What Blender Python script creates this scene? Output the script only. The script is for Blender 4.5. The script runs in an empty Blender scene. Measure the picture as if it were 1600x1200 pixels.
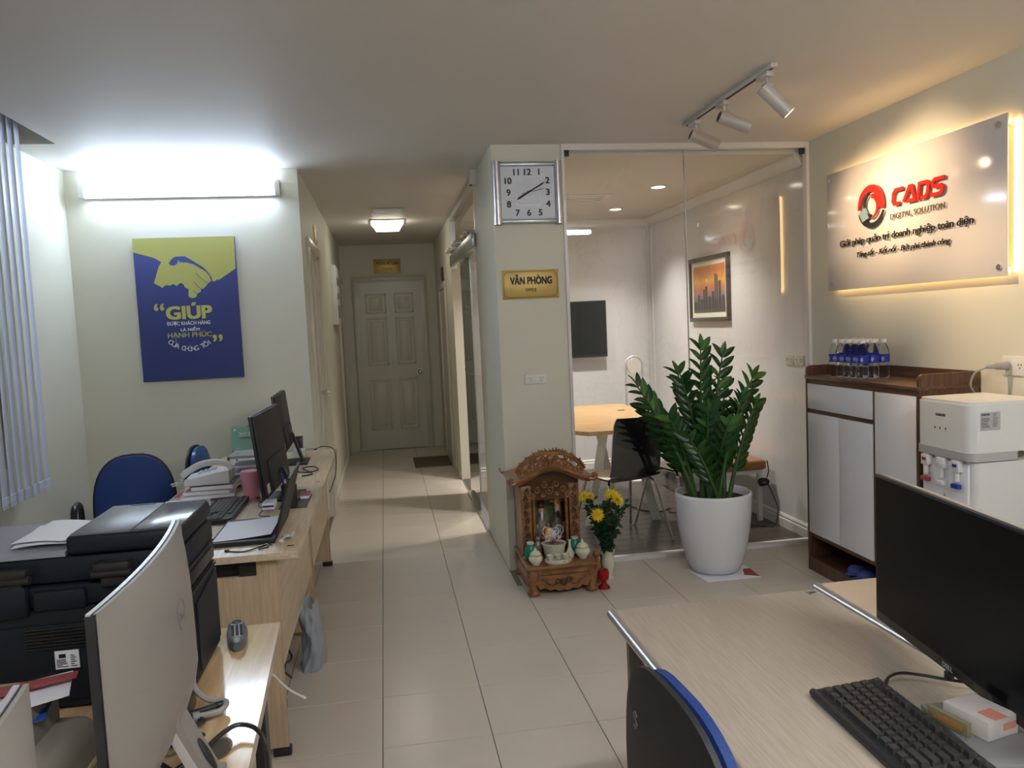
import bpy, bmesh, math, random
from mathutils import Vector, Matrix, Euler
random.seed(7)
PI = math.pi
sc = bpy.context.scene
col = sc.collection

# ---------------------------------------------------------------- camera, world, exposure
cam_d = bpy.data.cameras.new('camera'); cam = bpy.data.objects.new('camera', cam_d); col.objects.link(cam)
cam_d.sensor_width = 36; cam_d.lens = 1229.5/1600*36; cam_d.clip_start = .02; cam_d.clip_end = 60
R_ = Vector((0.98590, -0.16105, -0.04537)); U_ = Vector((0.05686, 0.06747, 0.99610)); F_ = Vector((0.15736, 0.98464, -0.07568))
m = Matrix.Identity(4)
for i in range(3): m[i][0] = R_[i]; m[i][1] = U_[i]; m[i][2] = -F_[i]
m.translation = Vector((0.0873, -2.7815, 1.504)); cam.matrix_world = m
sc.camera = cam
w = bpy.data.worlds.new('night'); sc.world = w; w.use_nodes = True
w.node_tree.nodes['Background'].inputs[0].default_value = (.05, .07, .12, 1)
w.node_tree.nodes['Background'].inputs[1].default_value = .3
vs = sc.view_settings
vs.view_transform = 'Standard'; vs.look = 'None'; vs.gamma = 1; vs.use_curve_mapping = False
vs.exposure = 1.12
TUBE, TUBE_BACK, HALL, DOWN, SPOT, LED = 23, 40, 4.4, 13, 29, 5.6     # lamp strengths

# ---------------------------------------------------------------- helpers
WM = {}
def _reg(o, mat): WM[o.name] = mat
def thing(name, label, cat, loc=(0, 0, 0), rz=0, group=None):
    o = bpy.data.objects.new(name, None); col.objects.link(o); o.empty_display_size = .05
    o.location = loc; o.rotation_euler = (0, 0, rz); o['label'] = label; o['category'] = cat
    if group: o['group'] = group
    _reg(o, Matrix.Translation(loc) @ Matrix.Rotation(rz, 4, 'Z'))
    return o
def tag(o, label, cat, group=None):
    o['label'] = label; o['category'] = cat
    if group: o['group'] = group
    return o
class MB:
    def __init__(s): s.bm = bmesh.new()
    def box(s, x0, x1, y0, y1, z0, z1, bev=0, seg=2, mat=None):
        M = Matrix.Translation(((x0+x1)/2, (y0+y1)/2, (z0+z1)/2)) @ Matrix.Diagonal((abs(x1-x0), abs(y1-y0), abs(z1-z0), 1))
        r = bmesh.ops.create_cube(s.bm, size=1, matrix=M)
        vs_ = r['verts']
        if bev:
            es = list({e for v in vs_ for e in v.link_edges})
            rr = bmesh.ops.bevel(s.bm, geom=es, offset=bev, segments=seg, affect='EDGES', profile=.5)
            vs_ = list({v for f in rr['faces'] for v in f.verts})
        if mat is not None: bmesh.ops.transform(s.bm, matrix=mat, verts=vs_)
        return s
    def cyl(s, p0, p1, r0, r1=None, seg=20, caps=True):
        r1 = r0 if r1 is None else r1
        p0 = Vector(p0); p1 = Vector(p1); d = p1-p0
        M = Matrix.Translation((p0+p1)/2) @ d.to_track_quat('Z', 'Y').to_matrix().to_4x4()
        bmesh.ops.create_cone(s.bm, cap_ends=caps, segments=seg, radius1=r0, radius2=r1, depth=d.length, matrix=M)
        return s
    def sph(s, c, r, sc_=(1, 1, 1), seg=14, rot=None):
        M = Matrix.Translation(c) @ (rot or Matrix.Identity(4)) @ Matrix.Diagonal((r*sc_[0], r*sc_[1], r*sc_[2], 1))
        bmesh.ops.create_uvsphere(s.bm, u_segments=seg, v_segments=max(6, seg*2//3), radius=1, matrix=M); return s
    def lathe(s, prof, c=(0, 0, 0), seg=28, sx=1, sy=1, cap=True):
        rings = []
        for r, z in prof:
            rings.append([s.bm.verts.new((c[0]+max(r, 1e-4)*sx*math.cos(2*PI*k/seg), c[1]+max(r, 1e-4)*sy*math.sin(2*PI*k/seg), c[2]+z)) for k in range(seg)])
        for a, b in zip(rings, rings[1:]):
            for k in range(seg):
                try: s.bm.faces.new((a[k], a[(k+1) % seg], b[(k+1) % seg], b[k]))
                except ValueError: pass
        if cap and prof[0][0] > 1e-3: s.bm.faces.new(rings[0][::-1])
        if cap and prof[-1][0] > 1e-3: s.bm.faces.new(rings[-1])
        return s
    def tube(s, pts, r, seg=8, smooth=4, r1=None, closed=False):
        P = [Vector(p) for p in pts]
        if smooth > 1 and len(P) > 2:
            Q = []
            n = len(P)
            rng = range(n) if closed else range(n-1)
            for i in rng:
                a, b, c, d = (P[(i-1) % n] if closed else P[max(i-1, 0)]), P[i], P[(i+1) % n], (P[(i+2) % n] if closed else P[min(i+2, n-1)])
                for k in range(smooth):
                    t = k/smooth
                    Q.append(.5*((2*b)+(c-a)*t+(2*a-5*b+4*c-d)*t*t+(3*b-a-3*c+d)*t**3))
            if not closed: Q.append(P[-1])
            P = Q
        n = len(P); rings = []; up = Vector((0, 0, 1)); prev = None
        for i, p in enumerate(P):
            a = P[i-1] if (i > 0 or closed) else p; b = P[(i+1) % n] if (i < n-1 or closed) else p
            t = (b-a)
            if t.length < 1e-9: t = Vector((0, 0, 1))
            t.normalize()
            if prev is None:
                x = t.cross(up)
                if x.length < .1: x = t.cross(Vector((1, 0, 0)))
            else: x = prev - t*prev.dot(t)
            if x.length < 1e-6: x = t.orthogonal()
            x.normalize(); y = t.cross(x); prev = x
            rr = r if r1 is None else r+(r1-r)*i/(n-1)
            rings.append([s.bm.verts.new(p+(x*math.cos(2*PI*k/seg)+y*math.sin(2*PI*k/seg))*rr) for k in range(seg)])
        prs = list(zip(rings, rings[1:]))
        if closed: prs.append((rings[-1], rings[0]))
        for a, b in prs:
            for k in range(seg): s.bm.faces.new((a[k], b[k], b[(k+1) % seg], a[(k+1) % seg]))
        if not closed:
            s.bm.faces.new(rings[0]); s.bm.faces.new(rings[-1][::-1])
        return s
    def prism(s, poly, M, t):
        """polygon (u,v) extruded by t along local z, placed by M"""
        a = [s.bm.verts.new(M @ Vector((u, v, 0))) for u, v in poly]
        b = [s.bm.verts.new(M @ Vector((u, v, t))) for u, v in poly]
        f1 = s.bm.faces.new(a[::-1]); f2 = s.bm.faces.new(b)
        f1.normal_update(); f2.normal_update()
        n = len(poly)
        for k in range(n): s.bm.faces.new((a[k], a[(k+1) % n], b[(k+1) % n], b[k]))
        if n > 4: bmesh.ops.triangulate(s.bm, faces=[f1, f2])
        return s
    def slab(s, q, t):
        """quad of 4 points thickened by vector t"""
        a = [s.bm.verts.new(Vector(p)) for p in q]; b = [s.bm.verts.new(Vector(p)+Vector(t)) for p in q]
        s.bm.faces.new(a[::-1]); s.bm.faces.new(b)
        for k in range(4): s.bm.faces.new((a[k], a[(k+1) % 4], b[(k+1) % 4], b[k]))
        return s
    def grid(s, fn, nu, nv, t=None):
        V = [[s.bm.verts.new(Vector(fn(i/nu, j/nv))) for j in range(nv+1)] for i in range(nu+1)]
        for i in range(nu):
            for j in range(nv): s.bm.faces.new((V[i][j], V[i+1][j], V[i+1][j+1], V[i][j+1]))
        return s
    def xf(s, M): bmesh.ops.transform(s.bm, matrix=M, verts=s.bm.verts[:]); return s
    def mesh(s, name, mat, smooth=None):
        bmesh.ops.recalc_face_normals(s.bm, faces=s.bm.faces[:])
        me = bpy.data.meshes.new(name); s.bm.to_mesh(me); s.bm.free()
        if mat: me.materials.append(mat)
        if smooth:
            me.shade_smooth()
            try: me.set_sharp_from_angle(angle=math.radians(smooth))
            except Exception: pass
        return me
def obj(name, mb, mat, parent=None, smooth=40, world=False, kind=None, loc=None, rot=None):
    me = mb if isinstance(mb, bpy.types.Mesh) else mb.mesh(name, mat, smooth)
    o = bpy.data.objects.new(name, me); col.objects.link(o)
    if parent is not None:
        o.parent = parent; pm = WM.get(parent.name, Matrix.Identity(4))
        if world: me.transform(pm.inverted())
        _reg(o, pm)
    else: _reg(o, Matrix.Identity(4))
    if loc is not None: o.location = loc
    if rot is not None: o.rotation_euler = rot
    if kind: o['kind'] = kind
    return o
def struct(name, mb, mat, **k):
    o = obj(name, mb, mat, None, k.pop('smooth', None), **k); o['kind'] = 'structure'; return o
def dup(root, loc=None, rz=None, label=None):
    r = root.copy(); col.objects.link(r)
    if loc is not None: r.location = loc
    if rz is not None: r.rotation_euler = (0, 0, rz)
    if label: r['label'] = label
    for ch in list(root.children):
        c = ch.copy(); col.objects.link(c); c.parent = r
        for g in ch.children:
            d = g.copy(); col.objects.link(d); d.parent = c
    return r
def text(name, body, mat, parent, org, xd, yd, w, h, depth=.002, bold=0.0, shear=0.0, center=False, world=True):
    """letters as a mesh: cap height h, total width w (None = natural)"""
    cu = bpy.data.curves.new(name, 'FONT'); cu.body = body; cu.size = 1; cu.extrude = .5; cu.shear = shear
    cu.resolution_u = 3
    t = bpy.data.objects.new(name+'_tmp', cu); col.objects.link(t)
    me = bpy.data.meshes.new_from_object(t.evaluated_get(bpy.context.evaluated_depsgraph_get()))
    bpy.data.objects.remove(t); bpy.data.curves.remove(cu)
    xs = [v.co.x for v in me.vertices] or [0, 1]
    x0, x1 = min(xs), max(xs)
    sy = h/.72; sx = (w/(x1-x0)) if w else sy
    if center: org = Vector(org)-Vector(xd)*((x1-x0)*sx/2)
    xd = Vector(xd).normalized(); yd = Vector(yd).normalized(); zd = xd.cross(yd)
    M = Matrix.Identity(4)
    for i in range(3): M[i][0] = xd[i]; M[i][1] = yd[i]; M[i][2] = zd[i]
    M.translation = Vector(org)
    if bold:
        bb = bmesh.new(); bb.from_mesh(me); g0 = bb.verts[:]+bb.edges[:]+bb.faces[:]
        for k, (dx, dy) in enumerate(((bold, 0), (0, bold), (bold, bold))):
            rr = bmesh.ops.duplicate(bb, geom=g0); bmesh.ops.translate(bb, vec=(dx, dy*.7, -.03*(k+1)), verts=[v for v in rr['geom'] if isinstance(v, bmesh.types.BMVert)])
        bb.to_mesh(me); bb.free()
    me.transform(M @ Matrix.Diagonal((sx, sy, depth, 1)) @ Matrix.Translation((-x0, 0, .5)))
    me.materials.clear(); me.materials.append(mat)
    return obj(name, me, mat, parent, world=world)

# ---------------------------------------------------------------- materials
def mat(name, c, rough=.5, metal=0, spec=.5, coat=0, emis=None, es=0, trans=0, ior=1.45, var=0, scale=6, bump=0, bscale=60, alpha=1):
    m_ = bpy.data.materials.new(name); m_.use_nodes = True; nt = m_.node_tree; b = nt.nodes['Principled BSDF']
    b.inputs['Base Color'].default_value = (*c, 1); b.inputs['Roughness'].default_value = rough
    b.inputs['Metallic'].default_value = metal; b.inputs['Specular IOR Level'].default_value = spec
    b.inputs['Coat Weight'].default_value = coat; b.inputs['Coat Roughness'].default_value = .08
    b.inputs['Transmission Weight'].default_value = trans; b.inputs['IOR'].default_value = ior
    b.inputs['Alpha'].default_value = alpha
    if emis: b.inputs['Emission Color'].default_value = (*emis, 1); b.inputs['Emission Strength'].default_value = es
    tc = None
    if var:
        tc = nt.nodes.new('ShaderNodeTexCoord'); n = nt.nodes.new('ShaderNodeTexNoise'); n.inputs['Scale'].default_value = scale; n.inputs['Detail'].default_value = 5
        mx = nt.nodes.new('ShaderNodeMix'); mx.data_type = 'RGBA'
        mx.inputs[6].default_value = (*[max(0, x*(1-var)) for x in c], 1); mx.inputs[7].default_value = (*[min(1, x*(1+var)) for x in c], 1)
        nt.links.new(tc.outputs['Object'], n.inputs['Vector']); nt.links.new(n.outputs['Fac'], mx.inputs[0]); nt.links.new(mx.outputs[2], b.inputs['Base Color'])
    if bump:
        tc = tc or nt.nodes.new('ShaderNodeTexCoord'); n = nt.nodes.new('ShaderNodeTexNoise'); n.inputs['Scale'].default_value = bscale; n.inputs['Detail'].default_value = 3
        bp = nt.nodes.new('ShaderNodeBump'); bp.inputs['Strength'].default_value = bump; bp.inputs['Distance'].default_value = .004
        nt.links.new(tc.outputs['Object'], n.inputs['Vector']); nt.links.new(n.outputs['Fac'], bp.inputs['Height']); nt.links.new(bp.outputs['Normal'], b.inputs['Normal'])
    return m_
def wood(name, c1, c2, axis='y', scale=9, stretch=14, rough=.4, coat=0, spec=.5):
    """grain running along axis"""
    m_ = bpy.data.materials.new(name); m_.use_nodes = True; nt = m_.node_tree; b = nt.nodes['Principled BSDF']
    tc = nt.nodes.new('ShaderNodeTexCoord'); mp = nt.nodes.new('ShaderNodeMapping'); n = nt.nodes.new('ShaderNodeTexNoise')
    s_ = [stretch]*3; s_['xyz'.index(axis)] = 1
    mp.inputs['Scale'].default_value = s_; n.inputs['Scale'].default_value = scale; n.inputs['Detail'].default_value = 6; n.inputs['Distortion'].default_value = .6
    r = nt.nodes.new('ShaderNodeValToRGB'); r.color_ramp.elements[0].position = .35; r.color_ramp.elements[1].position = .68
    r.color_ramp.elements[0].color = (*c1, 1); r.color_ramp.elements[1].color = (*c2, 1)
    nt.links.new(tc.outputs['Object'], mp.inputs[0]); nt.links.new(mp.outputs[0], n.inputs['Vector']); nt.links.new(n.outputs['Fac'], r.inputs[0]); nt.links.new(r.outputs[0], b.inputs['Base Color'])
    b.inputs['Roughness'].default_value = rough; b.inputs['Coat Weight'].default_value = coat; b.inputs['Coat Roughness'].default_value = .1; b.inputs['Specular IOR Level'].default_value = spec
    return m_
def glassy(name, tint=(1, 1, 1), ior=1.5, rough=0.0):
    """thin clear sheet: transparent with fresnel reflection"""
    m_ = bpy.data.materials.new(name); m_.use_nodes = True; nt = m_.node_tree; nt.nodes.clear()
    o = nt.nodes.new('ShaderNodeOutputMaterial'); mx = nt.nodes.new('ShaderNodeMixShader'); t = nt.nodes.new('ShaderNodeBsdfTransparent'); g = nt.nodes.new('ShaderNodeBsdfGlossy'); f = nt.nodes.new('ShaderNodeFresnel')
    t.inputs[0].default_value = (*tint, 1); g.inputs['Roughness'].default_value = rough; f.inputs[0].default_value = ior
    nt.links.new(f.outputs[0], mx.inputs[0]); nt.links.new(t.outputs[0], mx.inputs[1]); nt.links.new(g.outputs[0], mx.inputs[2]); nt.links.new(mx.outputs[0], o.inputs[0])
    return m_
def emit(name, c, s):
    m_ = bpy.data.materials.new(name); m_.use_nodes = True; nt = m_.node_tree; nt.nodes.clear()
    o = nt.nodes.new('ShaderNodeOutputMaterial'); e = nt.nodes.new('ShaderNodeEmission'); e.inputs[0].default_value = (*c, 1); e.inputs[1].default_value = s
    nt.links.new(e.outputs[0], o.inputs[0]); return m_
M = {}
M['wall'] = mat('cream_paint', (.68, .67, .57), .55, var=.03, scale=2, bump=.05, bscale=90)
M['ceil'] = mat('ceiling_paint', (.70, .67, .63), .6, var=.02, scale=1.5, bump=.04, bscale=50)
M['tile'] = mat('beige_tile', (.62, .56, .48), .22, spec=.35, var=.06, scale=3)
M['grout'] = mat('grout', (.20, .17, .14), .9)
M['white'] = mat('white_plastic', (.72, .72, .70), .4)
M['offwhite'] = mat('offwhite_gloss_paint', (.62, .58, .48), .3, var=.05)
M['doorp'] = mat('door_paint', (.62, .60, .54), .25, var=.06, scale=4)
M['lam'] = mat('white_laminate', (.80, .80, .82), .25)
M['walnut'] = wood('walnut', (.07, .03, .018), (.16, .08, .045), 'y', 7, 12, .35)
M['walnutz'] = wood('walnut_upright', (.07, .03, .018), (.15, .075, .04), 'z', 7, 12, .35)
M['ash'] = wood('light_ash', (.52, .40, .27), (.66, .54, .39), 'y', 5, 16, .35)
M['ashz'] = wood('light_ash_upright', (.44, .31, .19), (.56, .43, .29), 'z', 5, 14, .45)
M['varn'] = wood('varnished_birch', (.55, .36, .18), (.72, .52, .30), 'y', 4, 8, .12, coat=.6)
M['grey'] = wood('greyed_oak', (.39, .325, .25), (.49, .42, .335), 'y', 8, 26, .30)
M['greyd'] = wood('dark_greyed_oak', (.16, .145, .12), (.23, .205, .17), 'z', 8, 20, .5)
M['black'] = mat('black_plastic', (.018, .018, .02), .35)
M['blackm'] = mat('matt_black_plastic', (.020, .021, .024), .55, bump=.1, bscale=300)
M['printer'] = mat('printer_black', (.010, .013, .020), .5, spec=.3, bump=.05, bscale=400)
M['printertop'] = mat('printer_grey_lid', (.12, .125, .135), .35, spec=.5)
M['screen'] = mat('dark_screen', (.004, .005, .006), .3, spec=.15)
M['silver'] = mat('silver_plastic', (.55, .55, .57), .35, metal=.4)
M['chrome'] = mat('chrome', (.75, .75, .76), .15, metal=1)
M['steel'] = mat('brushed_steel', (.42, .46, .46), .3, metal=.8)
M['alu'] = mat('aluminium', (.62, .62, .64), .3, metal=.9)
M['champ'] = mat('champagne_plastic', (.52, .48, .44), .4, metal=.1)
M['blue'] = mat('blue_fabric', (.012, .045, .20), .65, bump=.3, bscale=250)
M['blueleather'] = mat('worn_blue_vinyl', (.03, .08, .27), .25, var=.5, scale=12)
M['paper'] = mat('paper', (.85, .86, .92), .6)
M['red'] = mat('red_vinyl', (.30, .05, .05), .5)
M['redglass'] = mat('red_glass', (.55, .02, .03), .08, trans=.5, ior=1.4)
M['pink'] = mat('pink_plastic', (.80, .33, .40), .3, trans=.1)
M['green'] = mat('green_lacquer', (.01, .22, .14), .2)
M['porc'] = mat('porcelain', (.62, .62, .50), .15, var=.12, scale=60)
M['pot'] = mat('white_glazed_pot', (.74, .75, .78), .12, spec=.6)
M['soil'] = mat('soil', (.035, .022, .014), .95, var=.6, scale=60, bump=1, bscale=80)
M['leaf'] = mat('leaf', (.014, .060, .012), .28, var=.5, scale=9)
M['leafl'] = mat('young_leaf', (.05, .15, .03), .28, var=.4, scale=9)
M['stem'] = mat('stem', (.05, .11, .03), .4, var=.3)
M['rose'] = wood('carved_rosewood', (.15, .056, .016), (.32, .135, .040), 'x', 9, 4, .3, coat=.4)
M['rosed'] = mat('dark_carving', (.075, .028, .010), .4, var=.4, scale=30)
M['gold'] = mat('gold_plate', (.46, .33, .11), .4, metal=.6, var=.1, scale=3)
M['goldf'] = mat('gilt', (.62, .42, .08), .35, metal=.5)
M['ink'] = mat('black_ink', (.012, .012, .014), .5)
M['inkw'] = mat('white_ink', (.75, .78, .82), .6)
M['inkr'] = mat('red_acrylic', (.62, .02, .012), .25)
M['inkd'] = mat('dark_acrylic', (.02, .018, .018), .3)
M['inkg'] = mat('brown_grey_letters', (.10, .08, .065), .4)
M['yel'] = mat('poster_yellow', (.52, .53, .17), .6)
M['navy'] = mat('poster_navy', (.045, .06, .235), .6)
M['lblue'] = mat('blue_label', (.02, .03, .33), .35)
M['marble'] = mat('glossy_marble_panel', (.68, .665, .675), .12, spec=.5, var=.04, scale=2.5)
_nt = M['marble'].node_tree; _b = _nt.nodes['Principled BSDF']; _src = _b.inputs['Base Color'].links[0].from_socket
_tc = _nt.nodes.new('ShaderNodeTexCoord'); _mp = _nt.nodes.new('ShaderNodeMapping'); _mp.inputs['Rotation'].default_value = (.7, .5, .6); _mp.inputs['Scale'].default_value = (1, 2.6, 1)
_n = _nt.nodes.new('ShaderNodeTexNoise'); _n.inputs['Scale'].default_value = 1.5; _n.inputs['Detail'].default_value = 7; _n.inputs['Distortion'].default_value = 1.2
_r = _nt.nodes.new('ShaderNodeValToRGB'); _e = _r.color_ramp.elements; _e[0].position = .485; _e[0].color = (0, 0, 0, 1); _e[1].position = .515; _e[1].color = (0, 0, 0, 1); _k = _e.new(.5); _k.color = (.16, .16, .16, 1)
_m = _nt.nodes.new('ShaderNodeMix'); _m.data_type = 'RGBA'; _m.inputs[7].default_value = (.42, .37, .38, 1)
_nt.links.new(_tc.outputs['Object'], _mp.inputs[0]); _nt.links.new(_mp.outputs[0], _n.inputs['Vector']); _nt.links.new(_n.outputs['Fac'], _r.inputs[0]); _nt.links.new(_r.outputs[0], _m.inputs[0]); _nt.links.new(_src, _m.inputs[6]); _nt.links.new(_m.outputs[2], _b.inputs['Base Color'])
M['plank'] = wood('dark_laminate', (.05, .038, .032), (.11, .085, .072), 'x', 6, 14, .3, spec=.3)
M['glass'] = glassy('partition_glass', (.90, .93, .92), 1.66)
M['clear'] = glassy('clear_plastic', (.93, .95, .97), 1.45, .03)
M['acr'] = mat('acrylic_sign_face', (.62, .58, .56), .12, spec=.6)
M['blind'] = mat('blind_fabric', (.58, .64, .78), .7, bump=.2, bscale=200)
M['night'] = mat('night_glass', (.01, .012, .02), .05)
M['mat'] = mat('doormat', (.13, .105, .075), .95, bump=.8, bscale=150, var=.2, scale=40)
M['tableo'] = wood('golden_oak', (.37, .21, .085), (.54, .34, .155), 'x', 5, 10, .3)
M['orange'] = mat('tan_leather', (.30, .13, .05), .4)
M['gcal'] = mat('calendar_green', (.24, .46, .36), .6)
M['bag'] = mat('translucent_bag', (.42, .46, .52), .35, alpha=.75, bump=1, bscale=18)
M['beige'] = mat('beige_plastic', (.34, .31, .26), .5)
M['coral'] = mat('grey_cable', (.30, .29, .28), .5)
M['tubeL'] = emit('fluorescent', (.66, .80, 1.0), TUBE)
M['tubeB'] = emit('fluorescent_back', (.93, .95, 1.0), TUBE_BACK)
M['hallL'] = emit('hall_lamp', (1.0, .93, .78), HALL)
M['downL'] = emit('downlight', (1.0, .88, .70), DOWN)
M['ledL'] = emit('led_strip', (1.0, .60, .24), LED)
M['spotL'] = emit('spot_lens', (1.0, .75, .45), 8)
M['yflow'] = mat('yellow_petal', (.85, .62, .03), .5, var=.15, scale=30)
M['amber'] = mat('amber', (.60, .24, .01), .2, emis=(1, .4, .02), es=.08)

# ---------------------------------------------------------------- room shell
H = 2.559; XR = 2.782; XL = -1.79; YB = -4.2; XC = -.40; XD = .769; YW = 2.486; YG = 1.886; YE = 7.2; YI = 4.90; HI = 2.5
fl = struct('floor', MB().box(XL-.1, XR+.1, YB-.1, YE+.1, -.10, -.004), M['grout'])
tm = {}
def tile(x0, x1, y0, y1):
    k = (round(x1-x0, 3), round(y1-y0, 3))
    if k not in tm:
        g = .0016
        tm[k] = MB().box(g, k[0]-g, g, k[1]-g, -.008, 0, bev=.0012, seg=1).mesh('floor_tile', M['tile'])
    o = bpy.data.objects.new('floor_tile', tm[k]); col.objects.link(o); o.parent = fl; o.location = (x0, y0, 0)
for j in range(-11, 18):
    for i in range(-5, 7):
        x0, x1, y0, y1 = i*.4, i*.4+.4, j*.4, j*.4+.4
        if y0 < 1.6 - 1e-6:
            x0 = max(x0, XL); x1 = min(x1, XR)
        elif y0 < 2.0-1e-6 and x0 >= .79:
            y1 = YG-.01; x1 = min(x1, XR)
        elif y0 < 2.4-1e-6 and x0 < -.41:
            x0 = max(x0, XL); y1 = min(y1, YW)
        elif y0 < 2.8-1e-6 and x0 < -.41:
            x0 = max(x0, XL); y1 = YW
        else:
            if x0 < -.41 or x0 > .5: continue
            if x0 > .3: x1 = min(x1, XD)
        if y0 >= 1.6-1e-6 and .35 < x0 < .5: x1 = min(x1, XD) if y0 > 1.9 else x1
        if y1 > YE: y1 = YE
        y0 = max(y0, YB)
        if x1-x0 > .02 and y1-y0 > .02: tile(x0, x1, y0, y1)
# ceiling with a curtain pocket along the window
cm = MB(); PX = -1.56; PY = 1.775
cm.box(PX, XR+.1, YB-.1, YG+.06, H, H+.1).box(XL-.1, PX, PY, YW+.1, H, H+.1).box(PX, XC+.1, YG+.06, YW+.1, H, H+.1).box(XC+.1, XD+.1, YG+.06, YE+.1, H, H+.1).box(XC-.1, XC+.1, YW+.1, YE+.1, H, H+.1)
cm.box(XL-.1, PX+.1, YB-.1, PY+.1, H+.28, H+.36).box(PX, PX+.03, YB, PY, H+.1, H+.28).box(XL, PX+.03, PY, PY+.03, H+.1, H+.28)
cm.box(XD+.1, XR+.1, YG+.06, YI+.1, HI, H+.05)
struct('ceiling', cm, M['ceil'])
# walls
lm = MB(); WY0, WY1, WZ0, WZ1 = -2.2, 1.45, .9, 2.35
lm.box(XL-.12, XL, YB-.1, WY0, 0, H+.3).box(XL-.12, XL, WY1, YW+.1, 0, H+.3).box(XL-.12, XL, WY0, WY1, 0, WZ0).box(XL-.12, XL, WY0, WY1, WZ1, H+.3)
struct('wall_left', lm, M['wall'])
struct('wall_back', MB().box(XL-.1, XR+.1, YB-.1, YB, 0, H+.3), M['wall'])
struct('wall_right', MB().box(XR, XR+.1, YB, YG+.05, 0, H+.05), M['wall'])
struct('wall_poster', MB().box(XL-.1, XC, YW, YW+.12, 0, H+.02), M['wall'])
# hall walls with door openings
hl = MB(); D2 = (2.90, 3.74, 2.10)
hl.box(XC-.12, XC, YW+.12, D2[0], 0, H+.02).box(XC-.12, XC, D2[1], YE+.1, 0, H+.02).box(XC-.12, XC, D2[0], D2[1], D2[2], H+.02)
struct('wall_hall_left', hl, M['wall'])
struct('wall_hall_end', MB().box(XC, XD+.1, YE, YE+.12, 0, H+.02), M['wall'])
OY0, OY1 = 2.83, YI-.04
hr = MB(); hr.box(XD, XD+.10, YI-.04, YE+.1, 0, H+.02)
struct('wall_hall_right', hr, M['wall'])
struct('wall_column', MB().box(XD, 1.19, YG, OY0, 0, H+.02), M['wall'])
# meeting room: glossy panels, crown moulding, baseboards
struct('wall_meeting_right', MB().box(XR, XR+.1, YG+.05, YI+.1, 0, HI), M['marble'])
pb = MB().box(XD+.10, XR, YI, YI+.1, 0, HI); struct('wall_meeting_back', pb, M['marble'])
def mould(name, prof, p0, p1, side, m_):
    """extrude profile (out,z) from p0 to p1; side = outward normal"""
    b = MB(); p0 = Vector(p0); p1 = Vector(p1); s_ = Vector(side)
    A = [b.bm.verts.new(p0+s_*u+Vector((0, 0, v))) for u, v in prof]; B = [b.bm.verts.new(p1+s_*u+Vector((0, 0, v))) for u, v in prof]
    n = len(prof)
    for k in range(n): b.bm.faces.new((A[k], A[(k+1) % n], B[(k+1) % n], B[k]))
    b.bm.faces.new(A); b.bm.faces.new(B[::-1])
    return struct(name, b, m_)
crown = [(0, -.075), (.010, -.075), (.010, -.064), (.022, -.045), (.036, -.03), (.052, -.018), (.060, -.009), (.060, 0), (0, 0)]
M['trimw'] = mat('white_trim', (.72, .70, .68), .3)
mould('trim_1', crown, (XR, YG+.06, HI), (XR, YI, HI), (-1, 0, 0), M['trimw'])
mould('trim_2', crown, (XD+.1, YI, HI), (XR, YI, HI), (0, -1, 0), M['trimw'])
base = [(0, 0), (.018, 0), (.018, .065), (.012, .072), (.014, .085), (.006, .10), (0, .10)]
mould('baseboard_right', base, (XR, YG+.06, 0), (XR, YI, 0), (-1, 0, 0), M['trimw'])
mould('baseboard_back', base, (XD+.1, YI, 0), (XR, YI, 0), (0, -1, 0), M['trimw'])
struct('trim_3', MB().box(XR-.012, XR, YI-.07, YI-.05, .1, HI-.1).box(XR-.07, XR-.05, YI-.012, YI, .1, HI-.1), M['trimw'])
mf = struct('floor_meeting_room', MB().box(XD+.0, XR, YG, YI, -.004, .0005), M['grout'])
pm_ = {}
for r_ in range(25):
    y0 = YG+.05+r_*.12; y1 = min(y0+.12, YI); x = XD+.02-(r_*.47 % 1.2)
    if y0 > YI-.02: break
    while x < XR:
        a, b = max(x, XD+.02), min(x+1.2, XR); x += 1.2
        if b-a < .04: continue
        k = (round(b-a, 3), round(y1-y0, 3))
        if k not in pm_: pm_[k] = MB().box(.001, k[0]-.001, .001, k[1]-.001, 0, .006, bev=.001, seg=1).mesh('floor_plank', M['plank'])
        o = bpy.data.objects.new('floor_plank', pm_[k]); col.objects.link(o); o.parent = mf; o.location = (a, y0, .0005)
# glass partition (front)
gp = thing('glass_partition', 'frameless clear glass partition in white frame right of the clock column', 'glass wall', (1.97, YG, 0))
gf = MB(); gf.box(1.19, XR, YG-.012, YG+.035, H-.035, H).box(1.19, 1.208, YG-.012, YG+.035, 0, H-.035).box(XR-.02, XR, YG-.012, YG+.035, 0, H-.035).box(1.208, XR-.02, YG-.02, YG+.045, 0, .022)
obj('frame', gf, M['trimw'], gp, world=True)
for a, b in ((1.208, 1.962), (1.966, XR-.02)):
    obj('glass_pane', MB().slab([(a, YG+.012, .022), (b, YG+.012, .022), (b, YG+.012, H-.035), (a, YG+.012, H-.035)], (0, .0001, 0)) if False else MB().grid(lambda u, v, a=a, b=b: (a+(b-a)*u, YG+.012, .022+(H-.057)*v), 1, 1), M['glass'], gp, smooth=None, world=True)
obj('pane_joint', MB().box(1.962, 1.966, YG+.006, YG+.018, .022, H-.035), M['steel'], gp, world=True)
for x, s_ in ((1.208, 1), (XR-.02, -1)):
    b = MB(); b.box(min(x, x+s_*.035), max(x, x+s_*.035), YG+.004, YG+.02, H-.07, H-.035, bev=.004)
    obj('patch_fitting', b, M['blackm'], gp, world=True)
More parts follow.
